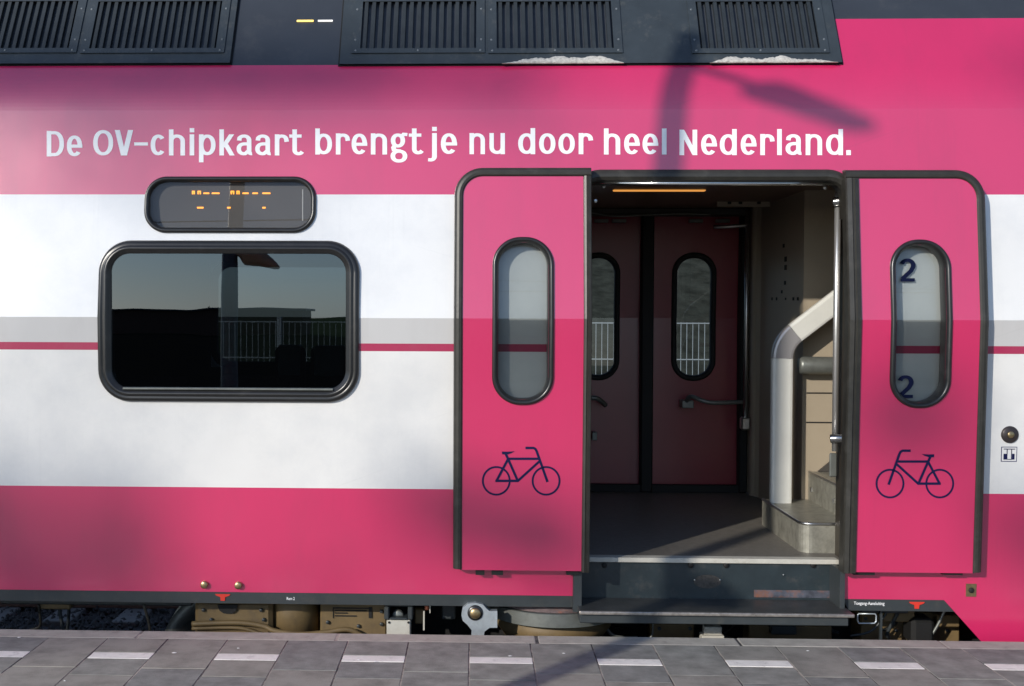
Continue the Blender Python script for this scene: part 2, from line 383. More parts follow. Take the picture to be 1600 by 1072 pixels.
# main window and display hole boxes
mw = box_on(153, 376, 561, 628); dw = box_on(226, 276, 494, 364)
ZC = [ZK, z_pw, z_wp, z_s0, z_s1] + [2.66 + .02 * i for i in range(13)] + [z_roof, z_roof2, 2.2, 1.0]
out = [(XL, z_sill), (x_open0, z_sill), (x_open0, z_open - .10), (x_open0 + .03, z_open - .03), (x_open0 + .10, z_open),
       (x_open1 - .10, z_open), (x_open1 - .03, z_open - .03), (x_open1, z_open - .10), (x_open1, z_sill),
       (xd0, z_sill), (xd2, zd2), (XR, zd2), (XR, 3.62), (XL, 3.62)]
def inset(b, d): return b[0] + d, b[1] - d, b[2] + d, b[3] - d
h1 = rrect(*inset(mw, .035), .12, 10); h2 = rrect(*inset(dw, .02), .075, 10)
def body_mat(x, z):
    if z > z_roof and x < x_vent1: return 4
    if z > z_roof2: return 4
    if z > z_wp or z < z_pw: return 0
    if z_s0 < z < z_s1: return 3
    if z_s1 < z < ZK: return 2
    return 1
plate('body_side', out, [h1, h2], [PINK, WHITE, GREYB, MAGEN, ROOFM], body_mat, train, Sf, ZC, [x_vent1])
# end walls, roof top, far side
o = MB(); yr = Sf(3.62)
o.box(XL, XR, yr, 2.8 - yr, 3.60, 3.66); o.link('roof', ROOFM, train)
ew = MB()
for x in (XL, XR): ew.box(x - .02, x + .02, 0.22, 2.58, -.1, 3.58)
ew.each('end_wall', PINK, train)

ZF0 = .33
# far side with door and window openings
YF = 2.78
def fs(z): return YF - Sf(z)
fd = (at(850, 500, YF)[0], at(1165, 500, YF)[0], 0.33, 2.36)        # far door opening
fw = (at(340, 500, YF)[0], at(620, 500, YF)[0], 1.235, 1.97)
fo = [(XL, .1), (fd[0], .1), (fd[0], fd[3]), (fd[1], fd[3]), (fd[1], .1), (XR, .1), (XR, 3.62), (XL, 3.62)]
fo = [(min(x, 99) if abs(x - fd[0]) > 1e-6 else at(866, 500, 2.66)[0], z) for x, z in fo]
plate('far_body_side', fo, [rrect(*fw, .12, 8)], [PINK, WHITE, GREYB, MAGEN, ROOFM], body_mat, train, lambda z: fs(z), ZC)
def door_leaf_far(x0, x1, wx0, wx1):
    wz0, wz1 = 1.15, 2.04
    z0, z1 = 0.315, 2.42
    hole = rrect(wx0, wx1, wz0, wz1, .13, 8)
    d = plate('sliding_door', [(x0, z0), (x1, z0), (x1, z1), (x0, z1)], [hole], [REDD, REDD2], lambda x, z: 0, train,
              lambda z: 2.66 - Sf(z) * .5, [ZK], thick=0.0)
    m = MB(); ring(m, wx0 - .02, wx1 + .02, wz0 - .02, wz1 + .02, .15, [(0, 0, 1), (.004, -.02, 1), (.02, -.025, 1), (.038, -.015, 1), (.042, .02, 1)], 8, (ZK,), lambda z: 2.66 - Sf(z) * .5)
    m.link('window_seal', BLACK, d)
    plate('window_pane', hole, [], [GLF], None, d, lambda z: 2.665 - Sf(z) * .5, [ZK])
    return d
fy = 2.66
xa = at(1000, 500, fy)[0]; xb = at(1019, 500, fy)[0]; xc = at(1152, 500, fy)[0]
dfar = door_leaf_far(xb, xc, at(1053, 500, fy)[0], at(1114, 500, fy)[0]); dfar['label'] = 'dark red closed door leaf on the far side, right half'
dfl = door_leaf_far(xa - (xc - xb), xa, at(905, 500, fy)[0], at(964, 500, fy)[0]); dfl['label'] = 'dark red closed door leaf on the far side, left half'
for dd, wx in ((dfar, (xb, xc)), (dfl, (xa - (xc - xb), xa))):      # lower half in a duller red
    m = MB(); yy = lambda z: 2.652 - Sf(z) * .5
for nm, px0, px1 in (('door_post', 1000, 1019), ('door_post', 1153, 1166)):
    m = MB(); m.box(at(px0, 500, 2.63)[0], at(px1, 500, 2.63)[0], 2.55, 2.68, .33, 2.36, bev=.01); m.link(nm, BLACK, train)
def curve_pts(P, n=6):
    P = [Vector(p) for p in P]; out_ = []
    for i in range(len(P) - 1):
        a, b, c, d = P[max(i - 1, 0)], P[i], P[i + 1], P[min(i + 2, len(P) - 1)]
        for k in range(n):
            t = k / n; out_.append(.5 * ((2 * b) + (c - a) * t + (2 * a - 5 * b + 4 * c - d) * t * t + (3 * b - a - 3 * c + d) * t ** 3))
    return out_ + [P[-1]]
def P3(px, py, y): x, z = at(px, py, y); return (x, y, z)
m = MB(); m.box(.45, at(1166, 500, 2.55)[0], 2.56, 2.61, ZF0, .385, bev=.004); m.link('kick_strip', BLACK, train)
# far door handles
m = MB(); m.tube(curve_pts([P3(1072, 628, 2.52), P3(1080, 620, 2.45), P3(1110, 629, 2.40), P3(1162, 628, 2.44)]), .016, 10)
m.box(*[at(1064, 632, 2.55)[0], at(1082, 632, 2.55)[0], 2.50, 2.62, at(1070, 637, 2.55)[1], at(1070, 625, 2.55)[1]], bev=.004)
m.each('door_handle', STEELG, dfar)
m = MB(); m.tube(curve_pts([P3(900, 625, 2.5), P3(930, 622, 2.45), P3(946, 633, 2.52)]), .018, 10); m.box(at(924, 680, 2.6)[0], at(932, 680, 2.6)[0], 2.54, 2.60, at(930, 687, 2.6)[1], at(930, 674, 2.6)[1], bev=.004)
m.each('door_handle', STEELG, dfl)

# vestibule and saloon interior
ZF, ZCe = 0.33, 2.365
YT = 0.215
m = MB(); m.box(XL + .1, XR - .1, YT, 2.6, ZF - .06, ZF); m.link('vestibule_floor', FLOORM, train)
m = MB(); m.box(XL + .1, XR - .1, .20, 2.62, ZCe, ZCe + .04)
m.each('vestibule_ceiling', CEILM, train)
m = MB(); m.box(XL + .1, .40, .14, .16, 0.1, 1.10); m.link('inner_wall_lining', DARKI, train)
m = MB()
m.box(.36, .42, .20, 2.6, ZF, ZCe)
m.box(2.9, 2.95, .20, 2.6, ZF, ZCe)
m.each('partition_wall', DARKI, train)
# curved cream wall beside the far door, running forward to the stair well
plan = [(at(1168, 700, 2.55)[0], 2.62), (at(1168, 700, 2.55)[0], 2.50)]
cx = at(1168, 700, 2.5)[0] + .07
for i in range(7):
    a = math.pi + math.pi / 2 * i / 6; plan.append((cx + .07 * math.cos(a), 2.44 + .07 * math.sin(a)))
XC = at(1254, 600, 1.262)[0]
plan += [(XC - .025, 2.37), (XC - .005, 2.33), (XC, 1.27), (XC, 1.262), (3.0, 1.262)]
vs = [(x, y, ZF + .005) for x, y in plan] + [(x, y, ZCe) for x, y in plan]; n_ = len(plan)
link('curved_wall_panel', vs, [(i, i + 1, i + 1 + n_, i + n_) for i in range(n_ - 1)], WALLM, train)
m = MB()
for pz in (614, 660):
    z = at(1270, pz, 1.26)[1]; m.box(2.02, 2.88, 1.257, 1.2605, z - .0035, z + .0035)
m.each('panel_joint', BLACK, train)
# little black pictograms on the cream wall
m = MB()
for px, py, s_ in ((1225, 384, .012), (1228, 405, .016), (1228, 418, .016), (1227, 442, .012), (1222, 456, .010), (1207, 467, .010), (1214, 467, .010), (1240, 467, .010), (1247, 467, .010), (1228, 467, .007)):
    d = ray(px, py); t = (XC - .001) / d.x; y = CAM.y + d.y * t; z = CAM.z + d.z * t
    m.box(XC - .005, XC - .001, y - s_ * 1.6, y + s_ * 1.6, z - s_, z + s_)
m.each('wall_pictograms', BLACK, train)
# stairs
def stepbox(x0, x1, y0, y1, z0, z1, nm):
    k = .06; P = [(x0, y1), (x0, y0 + k)] + [(x0 + k - k * math.cos(a), y0 + k - k * math.sin(a)) for a in [math.pi / 2 * i / 6 for i in range(1, 6)]] + [(x0 + k, y0), (x1, y0), (x1, y1)]
    m = MB(); n = len(P)
    vs = [(x, y, z0) for x, y in P] + [(x, y, z1 - .012) for x, y in P] + [(x + (.012 if x < x0 + k else 0), y + (.012 if y < y0 + k else 0), z1) for x, y in P]
    f = [(i + j * n, (i + 1) % n + j * n, (i + 1) % n + (j + 1) * n, i + (j + 1) * n) for j in range(2) for i in range(n)]
    m.add(vs, f + [tuple(2 * n + i for i in range(n))][:1])
    o = m.link(nm, STAIRM, train)
    e = MB(); e.tube([(p[0] + .004, p[1] + .004 if p[1] < y0 + k else p[1], z1 - .001) for p in P[:-1]], .009, 6); e.link('tread_nosing', ALU, o)
    return o
SX, SY = at_z(1252.6, 864, ZF); SX = at_z(1225, 845, ZF)[0]
S2 = at_z(1280, 790, .487)[0]
stepbox(SX, 2.88, SY, 1.255, ZF, .487, 'stair_step')
stepbox(S2, 2.88, .40, 1.255, .487, .657, 'stair_step')
stepbox(2.32, 2.88, .42, 1.255, .657, .83, 'stair_step')
m = MB(); m.prism([(2.09, .66), (2.88, 1.32), (2.88, .66)], 1.235, 1.255); m.link('stair_skirting', DARKI, train)
m = MB()
for px, py in ((1268, 765), (1303, 783)):
    d = ray(px, py); t = (S2 - .002) / d.x; y = CAM.y + d.y * t; z = CAM.z + d.z * t; m.box(S2 - .009, S2 + .001, y - .012, y + .012, z - .014, z + .014, bev=.002)
m.each('step_light', ALU, train)
# balustrade: flat lacquered column that bends into the stair rail
cxl, cxr = at(1204, 700, 1.12)[0], at(1237, 700, 1.12)[0]; cw = cxr - cxl; cm = (cxl + cxr) / 2
zb = at(1220, 560, 1.12)[1]
rail = empty('stair_balustrade', (0, 0, 0)); COL.objects.unlink(rail)
path = [Vector((cm, .487)), Vector((cm, zb))]
ang = R(52); rad = .19
bend = [Vector((cm + rad - rad * math.cos(a), zb + rad * math.sin(a))) for a in [ang * i / 8 for i in range(9)]]
dirv = Vector((math.sin(ang), math.cos(ang)))
def slab(path, name, mt, yy=1.12, hw=cw / 2, th=.028, parent=train):
    prof = [(-hw + .008, yy + th), (-hw, yy + th - .01), (-hw, yy - th + .012), (-hw + .006, yy - th + .003), (-hw + .018, yy - th), (hw - .018, yy - th), (hw - .006, yy - th + .003), (hw, yy - th + .012), (hw, yy + th - .01), (hw - .008, yy + th)]
    m = MB(); band(m, path, prof); o = m.link(name, mt, parent)
    return o
col_ = slab(path, 'stair_rail', LAC)
slab(bend, 'rail_elbow', mat('grey lacquered elbow', (0.42, 0.41, 0.42), .3, metal=.4, var=.05), parent=col_)
slab([bend[-1], bend[-1] + dirv * 1.2], 'rail_slope', LAC, parent=col_)
m = MB(); za = at(1270, 571, 1.2)[1]; xq = at(1247, 571, 1.2)[0]
m.tube([(xq, 1.19, za), (xq + .004, 1.19, za), (xq + .02, 1.19, za), (2.88, 1.19, za)], .05, 16, rr=[.035, .048, .053, .053]); m.link('wall_handrail', STEELG, train)
# chrome poles
m = MB(); SATIN = mat('satin steel', (.80, .79, .76), .32, metal=.85, var=.04); px_ = at(1307, 500, .25)[0]
m.tube([(px_, .25, at(1307, 705, .25)[1]), (px_, .25, at(1307, 500, .25)[1]), (px_, .25, at(1307, 296, .25)[1])], .0165, 14); pole = m.link('grab_pole', SATIN, train)
m = MB()
for py in (315, 684):
    z = at(1307, py, .25)[1]; m.tube(curve_pts([(px_ - .028, .235, z - .004), (px_ + .01, .215, z), (px_ + .06, .17, z + .006)], 5), .023, 12)
m.each('pole_bracket', mat('dark steel bracket', (.35, .35, .35), .22, metal=.95), pole)
m = MB(); x0, z0 = at(1294, 745, .27); x1, z1 = at(1309, 708, .27); m.box(x0 + .006, x1 - .004, .262, .28, z0, z1, bev=.006); m.link('pole_foot', STEELG, pole)
m = MB(); x_, z_ = at(1166, 500, 2.35); m.tube([(x_, 2.35, at(1166, 655, 2.35)[1]), (x_, 2.35, z_), (x_, 2.35, at(1166, 330, 2.35)[1])], .014, 10)
m.tube(curve_pts([P3(1115, 355, 2.4), P3(1140, 354, 2.36), P3(1166, 352, 2.35)]), .013, 8)
m.box(x_ - .03, x_ + .03, 2.33, 2.40, at(1166, 672, 2.35)[1], at(1166, 652, 2.35)[1], bev=.01); m.link('grab_pole', ALU, train)
m = MB(); x0, z0 = at(920, 286.5, .10); x1, z1 = at(1328, 287.5, .10); m.tube([(x0, .10, z0), ((x0 + x1) / 2, .10, z0), (x1, .10, z0)], .011, 10); m.link('door_guide_rod', CHROME, train)
m = MB(); x0, z0 = at(958, 298, 1.25); x1, _ = at(1102, 298, 1.25); m.box(x0, x1, 1.23, 1.27, z0 - .004, z0 + .012, bev=.004); m.link('ceiling_glow', GLOWA, train)  # glowing strip imitates the amber reflection along the ceiling
m = MB()
for px, py in ((943, 291), (1289, 293), (930, 314)):
    x, z = at(px, py, .155); m.disc((x, .155, z), .011, -.008, .01, 10)
m.each('header_bolt', ALU, train)
m = MB(); m.box(.45, at(1166, 500, 2.5)[0], 2.44, 2.60, 2.315, ZCe, bev=.01); m.link('door_header', DARKI, train)
m = MB(); m.tube(curve_pts([P3(922, 332, 2.43), P3(960, 338, 2.42), P3(1010, 336, 2.42), P3(1060, 334, 2.42), P3(1110, 335, 2.43)]), .006, 6); m.link('header_cable', STEELG, train)
for px in (940, 968, 1088, 1130):
    m = MB(); x, z = at(px, 345, 2.5); m.box(x - .05, x + .05, 2.50, 2.54, z - .012, z + .012, bev=.003); m.link('door_hanger', STEELG, train)
m = MB(); x0, z0 = at(1120, 323, 2.0); x1, z1 = at(1203, 308, 2.0); m.box(x0, x1, 1.99, 2.01, z0, z1, bev=.003); hs_ = m.link('header_sign', WALLM, train)
for px in (1140, 1157, 1186):
    m = MB(); x, z = at(px, 316, 1.985); m.box(x - .012, x + .012, 1.986, 1.989, z - .012, z + .012); m.link('sign_mark', BLACK, hs_)
# seats behind the big window
def seat(px0, px1, py, y, cover=False):
    x0, z = at(px0, py, y); x1, _ = at(px1, py, y)
    m = MB(); m.box(x0, x1, y, y + .10, z - .62, z, bev=.04, seg=4); s = m.link('seat', SEATM, train)
    m = MB(); m.box(x0 + .01, x1 - .01, y + .08, y + .5, z - .74, z - .60, bev=.03, seg=2); m.link('seat_cushion', SEATM, s)
    if cover:
        m = MB(); m.box(x0 + .03, x1 - .03, y - .012, y + .112, z - .20, z + .008, bev=.01, seg=2); m.link('headrest_cover', CLOTH, s)
for px0, px1, py, y, c in ((188, 292, 588, .55, 0), (340, 456, 586, .55, 0), (503, 620, 588, .55, 0), (428, 476, 541, 2.1, 1), (484, 545, 542, 2.1, 1), (40, 140, 588, .55, 0)):
    seat(px0, px1, py, y, bool(c))
m = MB(); ring(m, fw[0] - .03, fw[1] + .03, fw[2] - .03, fw[3] + .03, .15, [(0, 2.70, 0), (.0, 2.66, 0), (.03, 2.64, 0), (.05, 2.66, 0), (.05, 2.72, 0)]); ff = m.link('window_frame', BLACK, train)
plate('window_pane', rrect(*fw, .12, 8), [], [GLS], None, ff, lambda z: 2.715, [])
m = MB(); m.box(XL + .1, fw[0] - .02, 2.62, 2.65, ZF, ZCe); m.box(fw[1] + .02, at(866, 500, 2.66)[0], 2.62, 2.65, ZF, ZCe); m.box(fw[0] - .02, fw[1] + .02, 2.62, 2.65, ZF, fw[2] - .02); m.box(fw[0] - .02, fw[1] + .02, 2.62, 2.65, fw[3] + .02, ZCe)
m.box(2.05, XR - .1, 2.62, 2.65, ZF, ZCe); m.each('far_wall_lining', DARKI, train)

# ---- main window and display
def soft(z): return Sf(z)
m = MB(); ring(m, *mw, .165, [(-.001, .012, 1), (0, -.010, 1), (.006, -.020, .9), (.018, -.024, .8), (.026, -.016, .6), (.030, -.014, .5), (.036, -.022, .4), (.050, -.016, .3), (.056, -.004, .2), (.066, -.002, .1), (.070, .016, 0), (.072, .05, 0)], 12, (ZK,), Sf)
wf = m.link('window_frame', RUBF, train)
gi = inset(mw, .066)
plate('window_pane', rrect(*gi, .105, 12), [], [GLW], None, wf, lambda z: .012, [])
m = MB(); x0, z0 = at(200, 610, -.01); x1, z1 = at(500, 605, -.01)
m.box(mw[0] + .13, mw[1] - .13, -.012, .006, mw[2] + .062, mw[2] + .074, bev=.003); m.link('drip_rail', STEELG, wf)
m = MB(); ring(m, *dw, .115, [(-.001, .012, 1), (0, -.008, 1), (.006, -.018, 1), (.016, -.020, 1), (.024, -.010, 1), (.028, .004, 1), (.030, .05, 1)], 12, (), Sf)
df = m.link('display_frame', RUBF, train)
gi2 = inset(dw, .026)
yd = Sf((dw[2] + dw[3]) / 2)
plate('display_glass', rrect(*gi2, .09, 12), [], [glass('display glass', (.80, .80, .80), ior=1.5)], None, df, lambda z: Sf(z) + .006, [])
m = MB(); m.box(gi2[0] - .01, gi2[1] + .01, yd + .045, yd + .06, gi2[2] - .01, gi2[3] + .01); db = m.link('display_board', DISPM, df)
m = MB(); yq = yd + .044
def seg(x0, x1, y0, y1):
    a, zb_ = at(x0, y1, yq); b, zt = at(x1, y0, yq); m.box(a, b, yq - .002, yq, zb_, zt)
for x0, x1 in ((300, 304.5), (308.7, 314), (360.5, 366), (369.6, 374.5)):
    seg(x0, x1, 298.2, 300.2); seg(x0, x0 + 1.9, 300.2, 303.6); seg(x1 - 1.9, x1, 300.2, 303.6)
for x0, x1 in ((318, 327), (331, 343), (379, 388.5), (394.5, 403), (410, 422.5)): seg(x0, x1, 301, 303.2)
for x0, x1 in ((308, 318), (355, 360.5), (410, 415)): seg(x0, x1, 323.4, 325.8)
m.each('amber_diode', LEDO, df)
m = MB(); seg(472.4, 473.8, 296, 345); m.link('display_edge_strip', GLEAM, df)

# ---- vents on the roof shoulder
def zon(px, py, off): return on(px, py, off)[1]
RIV = mat('painted rivet', (.13, .15, .17), .4, var=.1)
def vent_unit(px0, px1, grilles, solid=None):
    off = -.022
    x0 = on(px0, 92, off)[0]; x1 = on(px1, 96, off)[0]
    zb_ = zon((max(px0, 0) + px1) / 2, 98.5, off); zl = zon((max(px0, 0) + px1) / 2, 86, off); zt = 3.50
    m = MB(); holes = []
    for a, b in grilles:
        holes.append([(on(a, 75, off)[0], zon(a, 76, off)), (on(b, 75, off)[0], zon(b, 76, off)), (on(b, 75, off)[0], zon(a, 3, off)), (on(a, 75, off)[0], zon(a, 3, off))])
    p = plate('ventilation_panel', [(x0, zb_), (x1, zb_), (x1, zt), (x0, zt)], holes, [VENTM], None, train, lambda z: Sf(z) + off, [zl])
    for v in p.data.vertices:
        if v.co.z < zb_ + .001: pass
    e = MB(); e.prism([(x0, zb_), (x1, zb_), (x1, zb_ + .012), (x0, zb_ + .012)], off + .001, .0, surf=Sf)
    e.prism([(x0, zb_), (x0 + .006, zb_), (x0 + .006, zt), (x0, zt)], off + .001, .0, surf=Sf); e.prism([(x1 - .006, zb_), (x1, zb_), (x1, zt), (x1 - .006, zt)], off + .001, .0, surf=Sf)
    e.link('panel_rim', VENTM, p)
    g_ = MB(); g_.prism([(x0 - .008, zb_ - .010), (x1 + .008, zb_ - .010), (x1 + .008, zb_ + .004), (x0 - .008, zb_ + .004)], -.004, .0, surf=Sf)
    g_.prism([(x1, zb_ - .010), (x1 + .009, zb_ - .010), (x1 + .009, zt), (x1, zt)], -.004, .0, surf=Sf); g_.prism([(x0 - .009, zb_ - .010), (x0, zb_ - .010), (x0, zt), (x0 - .009, zt)], -.004, .0, surf=Sf)
    g_.link('panel_gap_seal', BLACK, p)
    for h in holes:
        a, b = h[0][0], h[1][0]; z0, z1 = h[0][1], h[2][1]
        f = MB(); w_ = .045
        fw_ = [(a - w_, z0 - .028), (b + w_, z0 - .028), (b + w_, z1 + .03), (a - w_, z1 + .03)]
        for q in ([(a - w_, z0 - .028), (b + w_, z0 - .028), (b + w_, z0), (a - w_, z0)], [(a - w_, z1), (b + w_, z1), (b + w_, z1 + .03), (a - w_, z1 + .03)],
                  [(a - w_, z0), (a, z0), (a, z1), (a - w_, z1)], [(b, z0), (b + w_, z0), (b + w_, z1), (b, z1)]):
            f.prism(q, off - .008, off + .0, surf=Sf)
        k = max(6, round((b - a) / .0405)); pit = (b - a) / k
        for i in range(k):
            xm = a + pit * (i + .5)
            f.prism([(xm - .0095, z0), (xm + .0095, z0), (xm + .0095, z1), (xm - .0095, z1)], off - .004, off + .05, 1, surf=Sf)
        for i in (0, .5, 1):
            for zz in (z0 - .014,): f.disc((a - w_ * .5 + (b - a + w_) * i, Sf(zz) + off - .008, zz), .006, -.003, .004, 8, 2)
        for zz in (z0 + .05, z1 - .05):
            for xx in (a - w_ * .6, b + w_ * .6): f.disc((xx, Sf(zz) + off - .008, zz), .006, -.003, .004, 8, 2)
        gr = f.link('ventilation_grille', [VENTM, SLAT, RIV], p)
        bk = MB(); bk.prism([(a - .01, z0 - .01), (b + .01, z0 - .01), (b + .01, z1 + .01), (a - .01, z1 + .01)], off + .055, off + .07, surf=Sf)
        bk.link('grille_backing', BLACK, gr)
    return p, zb_, off
vent_unit(-420, 359, [(-292, -70), (-100 + 12, 108), (140, 338)])
_, zvb, vo = vent_unit(531, 1316, [(563, 744), (776, 959), (1094, 1281)])
# holes behind the grilles are closed by the roof sheet itself; small side lamps
m = MB(); x0, x1, z0, z1 = box_on(464, 31.5, 490, 34.2); m.prism([(x0, z0), (x1, z0), (x1, z1), (x0, z1)], -.006, 0, surf=Sf); m.link('side_lamp', LEDY, train)
m = MB(); x0, x1, z0, z1 = box_on(497, 31.5, 520, 34); m.prism([(x0, z0), (x1, z0), (x1, z1), (x0, z1)], -.006, 0, surf=Sf); m.link('side_lamp', LEDW, train)

# ---- crusted snow lying on the vent ledge: separate things
def snow(px0, px1, seed, label):
    rnd = random.Random(seed); x0, x1 = on(px0, 92, vo)[0], on(px1, 92, vo)[0]; n = 70; L = []
    base = zvb - .004; rows = 7; hs = []
    h = .022
    for i in range(n + 1):
        h += rnd.uniform(-.006, .006); h = min(.046, max(.020, h)); hs.append(h * min(1, 5 * min(i, n - i) / n + .12))
    vs = []; fs_ = []
    for i in range(n + 1):
        x = x0 + (x1 - x0) * i / n
        for j in range(rows + 1):
            t = j / rows; a = math.pi * t; z = base + hs[i] * (1 - math.cos(a)) / 2; y = Sf(z) + vo - .010 * math.sin(a) - rnd.uniform(0, .006) * math.sin(a) + .001
            vs.append((x, y, z))
    for i in range(n):
        for j in range(rows): a = i * (rows + 1) + j; fs_.append((a, a + rows + 1, a + rows + 2, a + 1))
    o = link('snow_patch', vs, fs_, SNOW, smooth=True); tag(o, label, 'snow patch', 'snow on the vent ledge'); return o
snow(784, 974, 3, 'crusty strip of old snow on the roof ledge, the left one under the middle grilles')
snow(1108, 1308, 5, 'crusty strip of old snow on the roof ledge at the right corner of the vents')

# ---- white slogan, own stroke lettering
def sarc(cx, cy, rx, ry, a0, a1, n=18, e=2.2):
    P = []
    for i in range(n + 1):
        a = R(a0 + (a1 - a0) * i / n); c, s = math.cos(a), math.sin(a)
        P.append((cx + rx * math.copysign(abs(c) ** (2 / e), c), cy + ry * math.copysign(abs(s) ** (2 / e), s)))
    return P
BW, BH = 3.4, 2.55
G = {}
G['D'] = (27, [[(4, 0), (4, 41)], [(4, 38.1), (13, 38.1)] + sarc(12, 20.5, 11, 17.6, 85, -85) + [(4, 2.9)]])
G['e'] = (24, [sarc(12, 17, 8, 14.1, 0, 318, 26), [(4, 17), (22, 17)][0:0] + [(5, 16.5), (23.8, 16.5)]])
G['c'] = (24, [sarc(12, 17, 8, 14.1, 42, 318, 24)])
G['O'] = (31, [sarc(15.5, 20.5, 11.5, 17.8, 90, 450, 36)])
G['o'] = (25, [sarc(12.5, 17, 8.5, 14.1, 90, 450, 32)])
G['V'] = (27, [[(3.6, 41), (12.8, 0)], [(23.4, 41), (14.2, 0)]])
G['-'] = (21, [[(0, 18.5), (20.5, 18.5)]])
n_arch = [(4, 20)] + sarc(12.6, 22, 8.6, 9.2, 165, 0, 14) + [(21.2, 12), (21.2, 0)]
G['h'] = (25.2, [[(4, 0), (4, 42)], n_arch])
G['n'] = (25.2, [[(4, 0), (4, 34)], n_arch])
G['u'] = (25.2, [[(21.2, 34), (21.2, 0)], [(25.2 - x, 34 - y) for x, y in n_arch]])
G['i'] = (8, [[(4, 0), (4, 34)], [(4, 37.3), (4, 44)]])
G['l'] = (8, [[(4, 0), (4, 42)]])
G['p'] = (26, [[(4, -11), (4, 34)], sarc(13, 17, 9, 14.1, 180, 540, 32)])
G['b'] = (26, [[(4, 0), (4, 42)], sarc(13, 17, 9, 14.1, 180, 540, 32)])
G['d'] = (26, [[(22, 0), (22, 42)], sarc(13, 17, 9, 14.1, 0, 360, 32)])
G['k'] = (23.5, [[(4, 0), (4, 42)], [(6, 13), (18.8, 34)], [(10, 18), (19.6, 0)]])
G['a'] = (25.5, [[(4.4, 24)] + sarc(11.6, 24, 7.6, 7.2, 150, 0, 12) + [(19.2, 14), (19.2, 7)] + sarc(22.6, 6.4, 3.4, 3.5, 180, 285, 6), [(19, 18.6), (12, 18.6)] + sarc(11.4, 10.6, 7.6, 7.8, 95, 270, 12) + [(13.5, 3), (19, 8)]])
G['r'] = (21, [[(4, 0), (4, 34)], [(4, 21)] + sarc(11, 24, 7, 7.2, 165, 20, 10) + [(18.4, 22)]])
G['t'] = (20.5, [[(8, 42), (8, 9)] + sarc(14, 9, 6, 6.2, 180, 300, 8) + [(19.6, 6)], [(0, 31.2), (18.5, 31.2)]])
G['g'] = (26, [sarc(11, 22.5, 7.2, 8.8, 90, 450, 26), [(15.5, 28), (19.5, 32.6), (25, 32)], [(6.6, 15.5), (4.4, 11), (5.2, 7.4), (9, 6.2), (15, 5.6)], sarc(12.5, -2.6, 9, 7.9, 90, 450, 26)])
G['j'] = (13, [[(9, 34), (9, -2)] + sarc(3.5, -3.2, 5.5, 6, 0, -88, 8) + [(0, -9)], [(9, 37.3), (9, 44)]])
G['N'] = (27, [[(4, 0), (4, 41)], [(23, 0), (23, 41)], [(4, 40), (23, 1)]])
G['.'] = (8, [[(4, 0), (4, 8)]])
LB = dict.fromkeys('bhiklnpruDN', 2.9); LB.update(dict.fromkeys('cdeoOga', 1.6)); RB = dict.fromkeys('dhilnuNj', 2.9); RB.update(dict.fromkeys('bpoODec', 1.6))
def word_strokes(word):
    x = 0; res = []; last = None
    for ch in word:
        wd, st = G[ch]
        if last == 'c': x -= 1.2
        if last: x += RB.get(last, .7) + LB.get(ch, .5) + (.6 if '-' in (last, ch) else 0)
        for s in st: res.append([(x + a, b) for a, b in s])
        x += wd; last = ch
    return res, x
def stroke_quads(mb, pts, f, bw, bh, y):
    P = [Vector(p) for p in pts]; P = [p for i, p in enumerate(P) if i == 0 or (p - P[i - 1]).length > .05]; L = []
    closed = (P[0] - P[-1]).length < .2
    for i in range(len(P)):
        d1 = (P[i] - P[i - 1]).normalized() if i else (P[1] - P[0]).normalized()
        d2 = (P[i + 1] - P[i]).normalized() if i < len(P) - 1 else d1
        if closed and i in (0, len(P) - 1): d1 = (P[-1] - P[-2]).normalized(); d2 = (P[1] - P[0]).normalized()
        t = (d1 + d2).normalized(); nn = Vector((-t.y, t.x)); k = 1 / max(.55, math.sqrt(max(0, (1 + d1.dot(d2)) / 2)))
        L.append((P[i] + Vector((nn.x * bw, nn.y * bh)) * k, P[i] - Vector((nn.x * bw, nn.y * bh)) * k))
    if len(P) == 2 and abs(P[0].x - P[1].x) > 1 and abs(P[0].y - P[1].y) > 1:
        hx = Vector((bw * 1.12, 0)); L = [(p - hx, p + hx) for p in P] if P[1].y > P[0].y else [(p + hx, p - hx) for p in P]
    vs = []
    for a, b in L:
        for q in (a, b):
            x, z = f(q.x, q.y); vs.append((x, y + Sf(z), z))
    mb.add(vs, [(2 * i, 2 * i + 1, 2 * i + 3, 2 * i + 2) for i in range(len(L) - 1)])
for word, a, b, base in (('De', 72.5, 129, 244.5), ('OV-chipkaart', 145, 473.5, 243), ('brengt', 492, 660.5, 241.5), ('je', 669, 714.5, 241), ('nu', 733, 789.5, 241), ('door', 809, 926, 241), ('heel', 943, 1042, 241.5), ('Nederland.', 1061, 1330, 242.5)):
    sl = MB(); st, wd = word_strokes(word); k = (b - a) / wd
    for i, s in enumerate(st):
        stroke_quads(sl, s, lambda u, v: on(a + u * k, base - v * (0.97)), BW, BH, -.0010 - .0002 * (i % 4))
    sl.link('slogan_word', LETTER, train)

